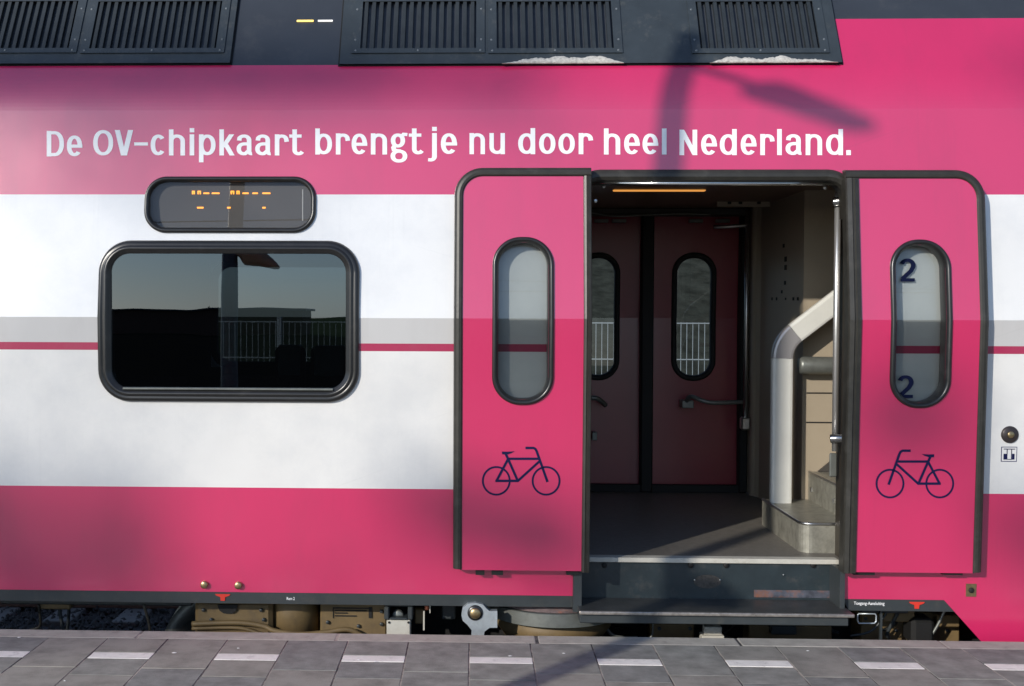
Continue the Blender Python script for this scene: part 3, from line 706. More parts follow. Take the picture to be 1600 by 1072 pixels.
# ---- the two open doors
def open_door(px_out, px_in, side, win, label):
    """side: -1 left leaf (outer edge left), +1 right leaf"""
    sf = lambda z: Sf(z) + DO
    ymid = 500
    xo = on(px_out, ymid, DO)[0]; xi = on(px_in, ymid, DO)[0]
    pm_ = (px_out + px_in) / 2
    zt = zon(pm_, 264.5 if side < 0 else 268, DO); zb_ = zon(pm_, 891.5 if side < 0 else 895, DO)
    r = .135; sw = .048; tw = .034
    iw = .041 if side < 0 else .066
    s = -side                                    # +1: outer edge at smaller x
    # panel outline
    pxo = xo + s * sw; pxi = xi - s * iw; pz = zt - tw; rr_ = r - .035
    P = [(pxo, zb_), (pxi, zb_), (pxi, pz)] + [(pxo + s * (rr_ - rr_ * math.sin(a)), pz - rr_ + rr_ * math.cos(a)) for a in [math.pi / 2 * i / 10 for i in range(11)]]
    if s < 0: P = P[::-1]
    wb = box_on(win[0], win[1], win[2], win[3], DO)
    hz = inset(wb, .028)
    d = plate('sliding_door', P, [rrect(*hz, .11, 10)], [PINK], None, train, sf, [ZK, zon(pm_, 322, DO)])
    d['label'] = label
    # back skin, edges
    m = MB(); m.box(min(xo, xi) + .012, max(xo, xi) - .012, 0, .001, 0, .001); m = MB()
    bz = [zb_, ZK, pz]
    for xx in (pxo, pxi):
        m.prism([(xx - .008, zb_), (xx + .008, zb_), (xx + .008, ZK), (xx - .008, ZK)], .002, .045, surf=sf); m.prism([(xx - .008, ZK), (xx + .008, ZK), (xx + .008, pz - .12), (xx - .008, pz - .12)], .002, .045, surf=sf)
    m.prism([(pxo, zb_ + .001), (pxi, zb_ + .001), (pxi, zb_ + .014), (pxo, zb_ + .014)] if s > 0 else [(pxi, zb_ + .001), (pxo, zb_ + .001), (pxo, zb_ + .014), (pxi, zb_ + .014)], .002, .045, surf=sf)
    m.link('door_edge', SILL, d)
    # rubber seal round outer side and top
    pr = [(-.001, .012), (-.001, -.004), (.006, -.011), (.018, -.013), (.030, -.010), (.040, -.002), (.044, .020), (.044, .055)]
    prt = [(o * .034 / .048, y) for o, y in pr]
    path = [(pxo, zb_ + .006)] + [(pxo, pz - rr_)] + [(pxo + s * (rr_ - rr_ * math.cos(a)), pz - rr_ + rr_ * math.sin(a)) for a in [math.pi / 2 * i / 10 for i in range(1, 11)]] + [(xi - s * .001, pz)]
    if s < 0: path = path[::-1]
    # outward is left of travel: for the left leaf travelling up is outward left
    m = MB(); band(m, path, pr, sf, zs=(ZK,))
    m.link('door_seal', RUB, d)
    m = MB(); hw = iw
    pv = [(0, .03), (0, -.002), (.004, -.012), (hw * .35, -.016), (hw * .42, -.010), (hw * .5, -.010), (hw * .6, -.018), (hw * .92, -.014), (hw, -.004), (hw, .06)]
    pth = [(pxi, pz), (pxi, zb_ - .004)] if s > 0 else [(pxi, zb_ - .004), (pxi, pz)]
    band(m, pth, pv, sf, zs=(ZK,))
    m.link('door_seal', RUB, d)
    # window frame and glass
    m = MB(); ring(m, *wb, .143, [(0, .004, 1), (.001, -.008, 1), (.007, -.016, 1), (.016, -.017, 1), (.023, -.010, 1), (.026, -.002, 1), (.031, .004, 1), (.033, .064, 1)], 12, (ZK,), sf)
    m.link('window_frame', RUBF, d)
    plate('window_pane', rrect(*inset(wb, .028), .115, 12), [], [GLD], None, d, lambda z: sf(z) + .062, [ZK])
    # underside guides
    m = MB()
    for a, b in (((743, 757), (768, 786), (885, 905)) if side < 0 else ((1333, 1366), (1472, 1503))):
        x0, z0 = on(a, 899, DO + .03); x1, _ = on(b, 899, DO + .03); m.box(x0, x1, Sf(z0) + DO + .02, Sf(z0) + DO + .05, z0 + .004, zb_ + .004)
    m.each('door_guide', BLACK, d)
    return d
dL = open_door(707.5, 925, -1, (769, 370, 866, 633), 'pink left door leaf pushed open, with a navy bicycle facing right')
dR = open_door(1547.5, 1325.5, 1, (1392, 374, 1488, 638), 'pink right door leaf pushed open, with a navy bicycle facing left and two figures 2 in its window')

def bicycle(cx, flip, parent, ox, oy):
    """pictogram traced on the door; px coordinates"""
    m = MB(); cnt = [0]
    T = lambda px, py: on(ox + (px - 775.4) * flip, oy + (py - 751.3), DO)
    def st(pts, hw=1.35):
        cnt[0] += 1
        P = [Vector(p) for p in pts]; L = []
        cl = (P[0] - P[-1]).length < .2
        for i in range(len(P)):
            d1 = (P[i] - P[i - 1]).normalized() if i else (P[1] - P[0]).normalized(); d2 = (P[i + 1] - P[i]).normalized() if i < len(P) - 1 else d1
            if cl and i in (0, len(P) - 1): d1 = (P[-1] - P[-2]).normalized(); d2 = (P[1] - P[0]).normalized()
            t = (d1 + d2).normalized(); nn = Vector((-t.y, t.x)); L += [P[i] + nn * hw, P[i] - nn * hw]
        vs = []
        for q in L:
            x, z = T(q.x, q.y); vs.append((x, Sf(z) + DO - .0012 - .0003 * (cnt[0] % 6), z))
        m.add(vs, [(2 * i, 2 * i + 1, 2 * i + 3, 2 * i + 2) for i in range(len(P) - 1)])
    for c in (775.4, 853.2): st([(c + 21 * math.cos(a), 751.3 + 21.6 * math.sin(a)) for a in [2 * math.pi * i / 40 for i in range(41)]], 1.5)
    u = lambda zx, zy: (690 + zx / 4.123, 640 + zy / 4.123)
    st([u(346, 459), u(495, 459)], 1.9); st([u(352, 462), u(428, 318)], 1.9); st([u(490, 459), u(428, 318), u(410, 280)], 1.9)
    st([u(424, 317), u(624, 317)], 1.9); st([u(488, 462), u(634, 330)], 1.9)
    st([u(682, 466), u(612, 268), u(604, 254), u(592, 247), u(540, 247)], 1.95)
    vs = []
    for zx, zy in ((388, 270), (425, 271), (470, 268), (450, 280), (420, 290), (390, 288)):
        x, z = T(*u(zx, zy)); vs.append((x, Sf(z) + DO - .0030, z))
    m.add(vs, [tuple(range(6))])
    m.link('bicycle_pictogram', NAVY, parent)
bicycle(0, 1, dL, 775.4, 751.3)
bicycle(0, -1, dR, 1468.2, 755.6)
# figures 2 on the right window
two = sarc(12, 29, 8.6, 9.6, 165, -20, 14, 2.1) + [(17, 19), (4.4, 5.2)]
for (x0, y0, x1, y1) in ((1405.5, 404, 1430.5, 440), (1402.5, 586.5, 1427.5, 622)):
    m = MB(); kx = (x1 - x0) / 24; ky = (y1 - y0) / 41.5
    def T2(u, v): return on(x0 + u * kx, y1 - v * ky, DO + .06)
    for i, s in enumerate((two, [(1.5, 3), (23, 3)])):
        P = [Vector(p) for p in s]; L = []
        for j in range(len(P)):
            d1 = (P[j] - P[j - 1]).normalized() if j else (P[1] - P[0]).normalized(); d2 = (P[j + 1] - P[j]).normalized() if j < len(P) - 1 else d1
            t = (d1 + d2).normalized(); nn = Vector((-t.y * 3.6, t.x * 3.0)); L += [P[j] + nn, P[j] - nn]
        vs = []
        for q in L:
            x, z = T2(q.x, q.y); vs.append((x, Sf(z) + DO + .0605 - .0004 * i, z))
        m.add(vs, [(2 * j, 2 * j + 1, 2 * j + 3, 2 * j + 2) for j in range(len(P) - 1)])
    m.link('class_figure', mat('dark navy figure', (.004, .007, .032), .6, spec=.1), dR)

# ---- doorway frame, threshold, step well and step
m = MB()
xx0, xx1 = x_open0, x_open1 + .025; zt = zon(1120, 264, -.01)
ra = .12
arc_ = [(xx0, 2.1), (xx0, zt - .03 - ra)] + [(xx0 + ra - ra * math.cos(a), zt - .03 - ra + ra * math.sin(a)) for a in [math.pi / 2 * i / 8 for i in range(1, 9)]] + \
       [(xx1 - ra + ra * math.sin(a), zt - .03 - ra + ra * math.cos(a)) for a in [math.pi / 2 * i / 8 for i in range(0, 9)]] + [(xx1, 2.1)]
band(m, arc_, [(-.035, .10), (-.035, .02), (-.026, -.004), (-.010, -.016), (.006, -.016), (.020, -.010), (.028, -.002), (.028, .02)], Sf)
m.link('doorway_seal', RUB, train)
m = MB(); m.box(xx0 + .02, xx1 - .02, .13, .20, 2.285, 2.40, bev=.01); m.box(xx0 - .03, xx0 + .03, .10, .40, .10, 2.30, bev=.008); m.box(xx1 - .004, xx1 + .05, .085, .14, .10, 2.30, bev=.008); m.box(xx1 + .02, xx1 + .07, .15, .36, .10, 2.30, bev=.008)
m.each('doorway_frame', mat('dark bronze frame', (.045, .036, .026), .4, metal=.3, var=.15), train)
yR = .20
m = MB(); m.box(xx0, xx1 + .04, yR, yR + .012, .05, ZF - .002); rs = m.link('step_riser', RISER, train)
m = MB(); m.box(xx0 + .03, xx1 - .01, YT - .034, YT + .035, ZF - .018, ZF + .007, bev=.003, seg=2); m.link('threshold_strip', GREYBX, train)
m = MB()
for px in (944, 1079, 1134, 1270): x, z = at(px, 884, yR); m.disc((x, yR, z + .004), .014, -.012, .0, 12)
m.each('threshold_bolt', BLACK, rs)
m = MB()
for px, py in ((1085, 906), (1125, 906), (1134, 885), (1224, 898)): x, z = at(px, py, yR); m.disc((x, yR, z), .004, -.006, .0, 8)
m.each('riser_screw', ALU, rs)
m = MB(); x, z = at(1105, 908, yR)
vs = [(x, yR - .004, z)] + [(x + .07 * math.cos(a), yR - .003, z - .002 + .036 * math.sin(a)) for a in [2 * math.pi * i / 24 for i in range(24)]]
m.add(vs, [(0, i + 1, (i + 1) % 24 + 1) for i in range(24)]); m.link('riser_plate', mat('scuffed oval plate', (.05, .045, .04), .5, var=.5, vscale=60), rs)
m = MB(); x0, z0 = at(1178, 933, yR); x1, z1 = at(1306, 923, yR); m.box(x0, x1, yR - .003, yR, z0, z1)
m.link('smeared_sticker', mat('smeared sticker film', (.07, .075, .095), .35, var=.7, vscale=14, dirt=(.20, .085, .05, .95), dscale=6, dlo=.48, dhi=.6), rs)
zt_ = .122
m = MB(); sx0, sx1 = at(905, 958, -.085)[0], at(1334, 958, -.085)[0]
m.box(sx0, sx1, -.085, yR, zt_ - .018, zt_, bev=.004, seg=2); st = m.link('entrance_step', STEPM, train)
m = MB(); m.box(sx0, sx1 + .003, -.094, -.080, zt_ - .019, zt_ - .002, bev=.004, seg=2); m.link('step_edge', WORN, st)
m = MB(); m.box(sx0 + .004, sx1 - .02, -.070, yR, .055, zt_ - .019, bev=.004); m.link('step_apron', SILL, st)
m = MB(); jx = at(900, 900, 0)[0]; m.box(jx - .012, jx + .03, .01, .22, .09, at(900, 893, 0)[1]); jx = at(1321, 900, 0)[0]; m.box(jx - .02, jx + .004, .02, .22, .09, at(1321, 893, 0)[1]); m.each('step_well_cheek', SILL, train)

# ---- sill strip
m = MB()
m.prism([(XL, z_bot), (x_open0 + .01, z_bot), (x_open0 + .01, z_sill), (XL, z_sill)], .003, .03, surf=Sf)
kx = .060 / -sl_
m.prism([(x_open1 + .03, z_bot), (xd0 + kx, z_bot), (xd0, z_sill), (x_open1, z_sill)], .003, .03, surf=Sf)
sill = m.link('dark_sill', SILL, train)
m = MB()
for px in (348, 1433):
    X0_ = on(px, 930)[0]; Z0_ = z_sill - .011
    m.prism([(X0_ - .034, Z0_ - .008), (X0_ - .012, Z0_ - .016), (X0_ + .012, Z0_ - .016), (X0_ + .034, Z0_ - .008), (X0_ + .040, Z0_), (X0_ - .040, Z0_)], -.0010, .002, surf=Sf)
    m.prism([(X0_ - .011, Z0_ - .035), (X0_ + .011, Z0_ - .035), (X0_ + .013, Z0_ - .012), (X0_ - .013, Z0_ - .012)], -.0014, .002, surf=Sf)
m.each('red_jacking_mark', REDMARK, sill)
def tiny_text(txt, px0, py0, px1, py1, parent, name):
    c = bpy.data.curves.new(name, 'FONT'); c.body = txt; c.align_x = 'LEFT'; c.offset = .012
    o = bpy.data.objects.new('tmp', c); COL.objects.link(o); bpy.context.view_layer.update()
    me = bpy.data.meshes.new_from_object(o.evaluated_get(bpy.context.evaluated_depsgraph_get())); bpy.data.objects.remove(o); bpy.data.curves.remove(c)
    xs = [v.co.x for v in me.vertices]; ys = [v.co.y for v in me.vertices]; a, b = min(xs), max(xs); lo, hi = min(ys), max(ys)
    X0, Z0 = on(px0, py1); X1, Z1 = on(px1, py0)
    vs = []
    for v in me.vertices:
        x = X0 + (v.co.x - a) / (b - a) * (X1 - X0); z = Z0 + (v.co.y - lo) / (hi - lo) * (Z1 - Z0); vs.append((x, Sf(z) - .0008, z))
    fs_ = [tuple(p.vertices) for p in me.polygons]; bpy.data.meshes.remove(me)
    return link(name, vs, fs_, LETTER, parent)
tiny_text('Toegang-Aansluiting', 1334, 940.5, 1382, 946.5, sill, 'sill_lettering')
tiny_text('Rem 2', 448, 933, 460.5, 937.5, sill, 'sill_lettering')
# brass plugs
for px, py in ((320, 913), (373, 914)):
    m = MB(); x, z = on(px, py); m.disc((x, Sf(z), z), .019, -.022, .002, 20); b_ = m.link('brass_plug', BRASS, train)
m = MB(); x0, x1, z0, z1 = box_on(1509, 912, 1525, 932); m.prism([(x0, z0), (x1, z0), (x1, z1), (x0, z1)], -.004, .002, surf=Sf)
p_ = m.link('small_latch_plate', BRASS, train)
m = MB(); x, z = on(1517, 922); m.disc((x, Sf(z) - .004, z), .014, -.008, .0, 12); m.link('latch_knob', BLACK, p_)
# key switch and pictogram plate by the door
m = MB(); x, z = on(1577.5, 679); m.disc((x, Sf(z), z), .043, -.012, .0, 32); ks = m.link('key_switch', mat('dark bronze disc', (.055, .045, .045), .4, metal=.4, var=.15), train)
m = MB(); m.disc((x, Sf(z) - .013, z), .017, -.006, .002, 20); m.link('switch_core', BRASS, ks)
def rectpx(m, x0, y0, x1, y1, d0, mi=0):
    a, b, c, d = box_on(x0, y0, x1, y1); m.prism([(a, c), (b, c), (b, d), (a, d)], d0, .001, mi, surf=Sf)
m = MB(); rectpx(m, 1564, 698, 1589, 721.5, -.0010, 0); pl = m.link('door_pictogram_plate', mat('navy border', (.05, .05, .12), .4), train)
m = MB(); rectpx(m, 1565.2, 699.2, 1587.8, 720.3, -.0020, 0); m.link('plate_face', WHITE, pl)
m = MB()
rectpx(m, 1568, 701, 1586, 702.3, -.0030); rectpx(m, 1572.6, 702.3, 1573.8, 717, -.0031); rectpx(m, 1579.6, 702.3, 1580.8, 717, -.0031)
rectpx(m, 1567.6, 709, 1572.4, 718, -.0032); rectpx(m, 1581, 709, 1584.8, 718, -.0032); rectpx(m, 1572.4, 717.2, 1581, 718.2, -.0030); m.link('plate_symbol', NAVY, pl)

# ---- underframe seen in the gap
def PB(m, x0, y0, x1, y1, ya, yb, mi=0, bev=.006):
    a, zb2 = at(x0, y1, ya); b, zt2 = at(x1, y0, ya); m.box(a, b, ya, yb, zb2, zt2, mi, bev)
bog = MB()
PB(bog, 304, 940, 425, 1010, .20, .45, 0, .02)
PB(bog, 500, 940, 605, 1010, .22, .45, 0, .01)
a, z = at(460, 960, .32); bog.tube([(a, .34, -.12), (a, .34, .0), (a, .34, .16)], .13, 28)
bog.each('bogie_beam', TAN, train)
m = MB(); m.tube(curve_pts([P3(300, 975, .17), P3(370, 973, .17), P3(410, 978, .17), P3(430, 986, .16), P3(470, 991, .15), P3(510, 988, .16), P3(545, 984, .17), P3(575, 1000, .18)]), .014, 8)
m.tube(curve_pts([P3(300, 982, .18), P3(370, 981, .18), P3(400, 988, .18), P3(430, 998, .17)]), .010, 8)
m.each('brake_pipe', TAN, train)
m = MB(); a, z = at(355, 950, .19)
x0, z0 = at(340, 950, .195); x1, _ = at(372, 950, .195)
m.prism([(x0, z0 + .02), (x0 + .012, z0 - .012), (x0 + .035, z0 - .027), (x1 - .03, z0 - .027), (x1 - .01, z0 - .012), (x1, z0 + .02)], .185, .197); m.link('bogie_recess', BLACK, train)
m = MB(); PB(m, 520, 950, 578, 951, .214, .22, 0, 0); PB(m, 520, 951, 521, 966, .214, .22, 0, 0)
for k, (q, w_) in enumerate(((953.5, 50), (957.5, 20), (962, 34))): PB(m, 523, q, 523 + w_, q + 1.2, .214, .22, 0, 0)
PB(m, 576, 949, 581, 966, .212, .22, 0, 0); m.link('data_plate', BLACK, train)
m = MB(); PB(m, 604, 969, 641, 1010, .10, .2, 0, .004); bx = m.link('underframe_box', GREYBX, train)
m = MB()
for px in (608, 638): x, z = at(px, 972.5, .1); m.disc((x, .1, z), .006, -.006, 0, 8)
m.each('box_bolt', BLACK, bx)
m = MB(); PB(m, 600, 944, 646, 948, .09, .2); PB(m, 600, 948, 608, 969, .09, .2); PB(m, 637, 948, 645, 969, .09, .2); PB(m, 608, 966, 637, 969, .09, .2); m.link('box_bracket', SILL, bx)
m = MB(); x, z = at(622, 961, .16); m.disc((x, .17, z), .03, -.03, .0, 12); m.link('bracket_bolt', STEELG, bx)
m = MB(); PB(m, 663, 946, 670, 954, .15, .19); m.link('pipe_union', mat('copper', (.55, .2, .12), .4, metal=.8), train)
m = MB(); PB(m, 671, 942, 672.5, 958, .14, .16, 0, 0); PB(m, 661, 955, 663.5, 985, .16, .17, 0, 0); m.link('sensor_cable', GREYBX, train)
# link arm with eye, drum ring
lk = MB()
c = [(-22, 2), (-20, -9), (-12, -15.5), (0, -17), (12, -14), (17, -8), (22, -4), (34, -4), (34, 22), (22, 22), (14, 28), (12, 42), (-7, 42), (-6, 26), (-13, 17), (-20, 11)]
X = lambda u, v: at(743 + u, 959 + v, .03)
lk.prism([X(u, v) for u, v in c][::-1], .03, .075)
la = lk.link('link_arm', ZINC, train)
for p in la.data.polygons: pass
m = MB(); x, z = at(742.5, 957.5, .03); m.disc((x, .03, z), .040, -.010, .0, 28); m.link('link_bush', RUBF, la)
m = MB(); m.disc((x, .018, z), .027, -.012, .0, 24); m.link('link_pin', BRASS, la)
dr = MB(); cx_, _ = at(868, 965, .24); zt2 = at(850, 962, .03)[1]; zb2 = at(850, 982, .03)[1]
n = 48; R0 = .36; cyy = .40
def circ(r, z): return [(cx_ + r * 1.0 * math.cos(2 * math.pi * i / n), cyy + r * math.sin(2 * math.pi * i / n), z) for i in range(n)]
L = [circ(R0 - .03, zt2 - .004), circ(R0 - .028, zt2 + .003), circ(R0 - .003, zt2 + .003), circ(R0, zt2), circ(R0, zb2), circ(R0 - .05, zb2)]
for i in range(len(L) - 1): dr.add(L[i] + L[i + 1], [(k, (k + 1) % n, n + (k + 1) % n, n + k) for k in range(n)], 0, True)
ring_o = dr.link('suspension_ring', STEELG, train)
m = MB(); x = cx_; m.tube([(x, cyy, zb2 - .20), (x, cyy, zb2 - .10), (x, cyy, zb2 - .06), (x, cyy, zb2 - .02), (x, cyy, zb2)], .3, 40, rr=[.22, .28, .31, .30, .28]); m.link('air_spring', TAN, train)
m = MB(); m.tube([(x, cyy, zt2 + .003), (x, cyy, .10)], .3, 40, rr=[R0 - .03, .25]); m.link('ring_top', mat('rusty drum top', (.14, .10, .10), .8, var=.5, vscale=18, dirt=(.45, .12, .04, .6), dscale=7), train)
# bits to the right
m = MB(); PB(m, 1018, 975, 1085, 1010, .3, .45); PB(m, 1170, 978, 1300, 1010, .35, .5); PB(m, 1345, 958, 1500, 1010, .42, .6); PB(m, 1380, 952, 1430, 972, .30, .5); m.each('bogie_beam', TAN, train)
m = MB(); PB(m, 1097, 994, 1132, 1010, .12, .2, 0, .003); PB(m, 1100, 980, 1128, 993, .15, .2, 0, .003); m.link('underframe_box', GREYBX, train)
m = MB(); PB(m, 1425, 968, 1462, 1010, .25, .4, 0, .02); m.link('damper_cover', BLACK, train)
m = MB(); p = [P3(1341, 959, .10), P3(1367, 959, .10), P3(1369, 962, .10), P3(1369, 971, .10), P3(1366, 974, .10), P3(1342, 974, .10), P3(1340, 970, .10), P3(1340, 961, .10), P3(1342, 959, .10)]
m.tube(p, .004, 8); m.link('pull_loop', ZINC, train)
m = MB(); PB(m, 1375, 950, 1379, 1010, .12, .14, 0, 0); PB(m, 1345, 948, 1420, 958, .15, .2); m.link('hanger_bracket', SILL, train)
m = MB(); m.box(XL + .3, -2.0, .8, 2.0, .12, .28); m.box(-1.2, XR - .2, .62, 2.3, -.45, .26)
m.box(XL + .2, XR - .2, .35, 2.5, .18, .26); m.each('underframe', BLACK, train)
rn_ = random.Random(5)
for k in range(16):                                # hoses and cables
    px = rn_.choice((rn_.uniform(640, 720), rn_.uniform(930, 1090), rn_.uniform(1140, 1330), rn_.uniform(1380, 1500), rn_.uniform(40, 290)))
    y_ = rn_.uniform(.16, .5); a = P3(px, 945, y_); b_ = P3(px + rn_.uniform(-70, 70), rn_.uniform(975, 1015), y_ + rn_.uniform(-.02, .1))
    mid = Vector(a).lerp(Vector(b_), .5) + Vector((rn_.uniform(-.05, .05), 0, -rn_.uniform(.02, .07)))
    m = MB(); m.tube(curve_pts([a, mid, b_], 8), rn_.uniform(.005, .011), 8); m.link('underframe_hose', rn_.choice((RUB, RUB, SILL, STEELG)), train)
for px, py, y_ in ((318, 953, .195), (330, 968, .195), (408, 953, .195), (412, 968, .195), (512, 972, .215), (596, 975, .215), (596, 955, .215), (560, 978, .215), (1352, 966, .415), (1400, 985, .415), (1480, 985, .415), (1030, 982, .295), (1078, 982, .295)):
    m = MB(); x, z = at(px, py, y_); m.disc((x, y_, z), .010, -.010, .002, 6); m.link('frame_bolt', SILL, train)
for px0, py0, px1, py1, y_, mt in ((648, 952, 662, 975, .22, TAN), (690, 945, 712, 968, .3, SILL), (1205, 978, 1245, 992, .30, SILL), (1465, 962, 1500, 980, .33, TAN), (1105, 966, 1122, 980, .22, STEELG), (60, 940, 110, 952, .35, TAN), (0, 938, 300, 944, .30, SILL)):
    m = MB(); PB(m, px0, py0, px1, py1, y_, y_ + .06); m.link('frame_bracket', mt, train)
def wheel(x):
    m = MB(); n = 40; z0 = -.86 + .46
    pr = [(.01, .70), (.10, .70), (.12, .74), (.36, .755), (.38, .72), (.46, .72), (.462, .80), (.47, .83), (.47, .86), (.38, .86), (.1, .86)]
    L = [[(x + r * math.cos(2 * math.pi * k / n), y, z0 + r * math.sin(2 * math.pi * k / n)) for k in range(n)] for r, y in pr]
    m.add([p for q in L for p in q], [(i * n + k, i * n + (k + 1) % n, (i + 1) * n + (k + 1) % n, (i + 1) * n + k) for i in range(len(L) - 1) for k in range(n)], 0, True)
    m.link('wheel', STEELG, train)
for x in (-1.9 + .55, 1.6): wheel(x)

# ================================================================ PLATFORM
YE = -.115
pm = MB(); pm.box(-30, 30, -9.0, YE - .03, -.86, -.030); o = pm.link('platform', JOINT); tag(o, kind='structure')
# bed under the slabs
m = MB(); m.box(-30, 30, -9.0, YE - .002, -.03, -.0006); o = m.link('paving_bed', JOINT); tag(o, kind='structure')
cp = MB(); L_ = .99; xj = at_z(838, 1000, 0)[0]
CW = .14
for k in range(-26, 27):
    x0 = xj + k * L_ + .003; g = .006 if k in (-1, 0) else .003
    cp.box(x0 + g, x0 + L_ - g, YE - CW, YE, -.12, random.uniform(.0006, .0030), 0, .006, seg=2)
o = cp.link('platform_coping', COPE); tag(o, kind='structure')
pv = MB(); TW = .2965; x_ref = at_z(733, 1030, 0)[0]
y0 = YE - CW - .002
rnd = random.Random(11)
for k in range(-60, 61):
    xa_, xb_ = x_ref + k * TW + .003, x_ref + (k + 1) * TW - .003
    def tile(ya_, yb_, mi):
        h = rnd.uniform(.0004, .0026); t = .0032
        r = Matrix.Rotation(rnd.uniform(-.002, .002), 3, 'X') @ Matrix.Rotation(rnd.uniform(-.002, .002), 3, 'Y')
        pv.box(xa_, xb_, yb_ + t, ya_ - t, -.05, h, mi, .0016, rot=r)
    mi = lambda: rnd.choice((0, 0, 1, 2))
    if k % 2 == 0:
        y = y0 - .245; tile(y0, y, mi()); tile(y, y - .10, 3); y -= .10; tile(y, y - .255, mi()); y -= .255
    else:
        y = y0 - .490; tile(y0, y, mi())
    while y > -8.9: tile(y, y - .4975, mi()); y -= .4975
o = pv.link('platform_paving', [PAVE, PAVE3, PAVE2, PAVEW]); tag(o, kind='structure')
# small litter and chewing gum flecks
m = MB()
for px, py in ((797, 1025), (881, 1021), (561, 1031), (586, 1034), (30, 996), (272, 1020), (1262, 1017), (101, 1064), (372, 1013)):
    x, y = at_z(px, py, .003); n = 7; r = rnd.uniform(.005, .009)
    vs = [(x + r * rnd.uniform(.6, 1.3) * 1.4 * math.cos(2 * math.pi * i / n), y + r * rnd.uniform(.6, 1.3) * math.sin(2 * math.pi * i / n), .0035) for i in range(n)] + [(x, y, .006)]
    m.add(vs, [(i, (i + 1) % n, n) for i in range(n)])
o = m.link('gum_flecks', GLEAM); tag(o, 'pale flecks of chewing gum trodden on the paving', 'litter', kind='stuff')

# ================================================================ TRACK AND LAND
def sheet(name, x0, x1, y0, y1, z, m, n=1):
    o = link(name, [(x0, y0, z), (x1, y0, z), (x1, y1, z), (x0, y1, z)], [(0, 1, 2, 3)], m); tag(o, kind='structure'); return o
sheet('ground', -1500, 1500, -1500, 1500, -1.15, GRASS)
sheet('track_bed', -300, 300, -.8, 7.0, -1.09, mat('ballast bed', (.05, .048, .046), .95, var=.4, vscale=30, bump=.01, bscale=60))
def stones(name, x0, x1, y0, y1, z, num, seed):
    rn = random.Random(seed); m = MB()
    for _ in range(num):
        x, y = rn.uniform(x0, x1), rn.uniform(y0, y1); r = rn.uniform(.014, .028)
        vs = [Vector(p).normalized() * r * rn.uniform(.75, 1.2) + Vector((x, y, z + rn.uniform(0, .03))) for p in ((1, 0, 0), (-1, 0, 0), (0, 1, 0), (0, -1, 0), (0, 0, 1), (0, 0, -1))]
        m.add(vs, [(0, 2, 4), (2, 1, 4), (1, 3, 4), (3, 0, 4), (2, 0, 5), (1, 2, 5), (3, 1, 5), (0, 3, 5)])
    o = m.link(name, BALL); tag(o, 'loose grey ballast stones in the track bed under the coach', 'ballast', kind='stuff')
stones('ballast', -6, 5, -.7, 6.5, -1.07, 20000, 4)
for y in (.68, 2.12, 4.7, 6.1):
    pass
for yy in (1.4, 5.3):
    t = empty('railway_track', (0, yy, -1.05)); tag(t, 'railway track the coach stands on' if yy < 3 else 'empty railway track beyond the coach', 'track')
    for s in (-.72, .72):
        m = MB(); m.box(-60, 60, yy + s - .036, yy + s + .036, -.90, -.862, bev=.004); m.box(-60, 60, yy + s - .01, yy + s + .01, -1.02, -.90); m.box(-60, 60, yy + s - .07, yy + s + .07, -1.04, -1.02); m.link('rail', RAILM, t)
    for k in range(-18, 16):
        m = MB(); m.box(k * .6 - .12, k * .6 + .12, yy - 1.25, yy + 1.25, -1.12, -1.045, bev=.01); m.link('sleeper', CONC, t)
# land behind: low bank, fence, hedge trees
m = MB(); xs = [-300, -60, -20, 0, 20, 60, 300]; vs = []
for x in xs: vs += [(x, 7.0, -1.12), (x, 9.0, -.75), (x, 14, -.55), (x, 60, -.3), (x, 400, -.2)]
fs_ = [(i * 5 + j, (i + 1) * 5 + j, (i + 1) * 5 + j + 1, i * 5 + j + 1) for i in range(len(xs) - 1) for j in range(4)]
m.add(vs, fs_); o = m.link('far_bank', GRASS); tag(o, kind='structure')
sheet('yard', -80, 80, 10.5, 30, -.42, mat('pale yard surface', (.42, .43, .43), .9, var=.15, vscale=.6))
fe = empty('mesh_fence', (0, 9.2, -.75)); tag(fe, 'pale steel mesh fence beyond the tracks, seen through the coach windows', 'fence')
FY = 9.2; ztop = 1.52
for k in range(-4, 6):
    x0 = k * 2.5; m = MB()
    for i in range(33): x = x0 + .05 + i * .075; m.box(x - .004, x + .004, FY - .004, FY + .004, -.72, ztop)
    for zz in (-.6, .0, .55, 1.05, ztop - .01): m.box(x0 + .03, x0 + 2.47, FY - .014, FY - .0065, zz - .007, zz + .007)
    m.link('mesh_panel', FENCEM, fe)
    m = MB(); m.box(x0 - .03, x0 + .03, FY - .03, FY + .03, -.75, ztop + .05, bev=.005); m.link('fence_post', FENCEM, fe)
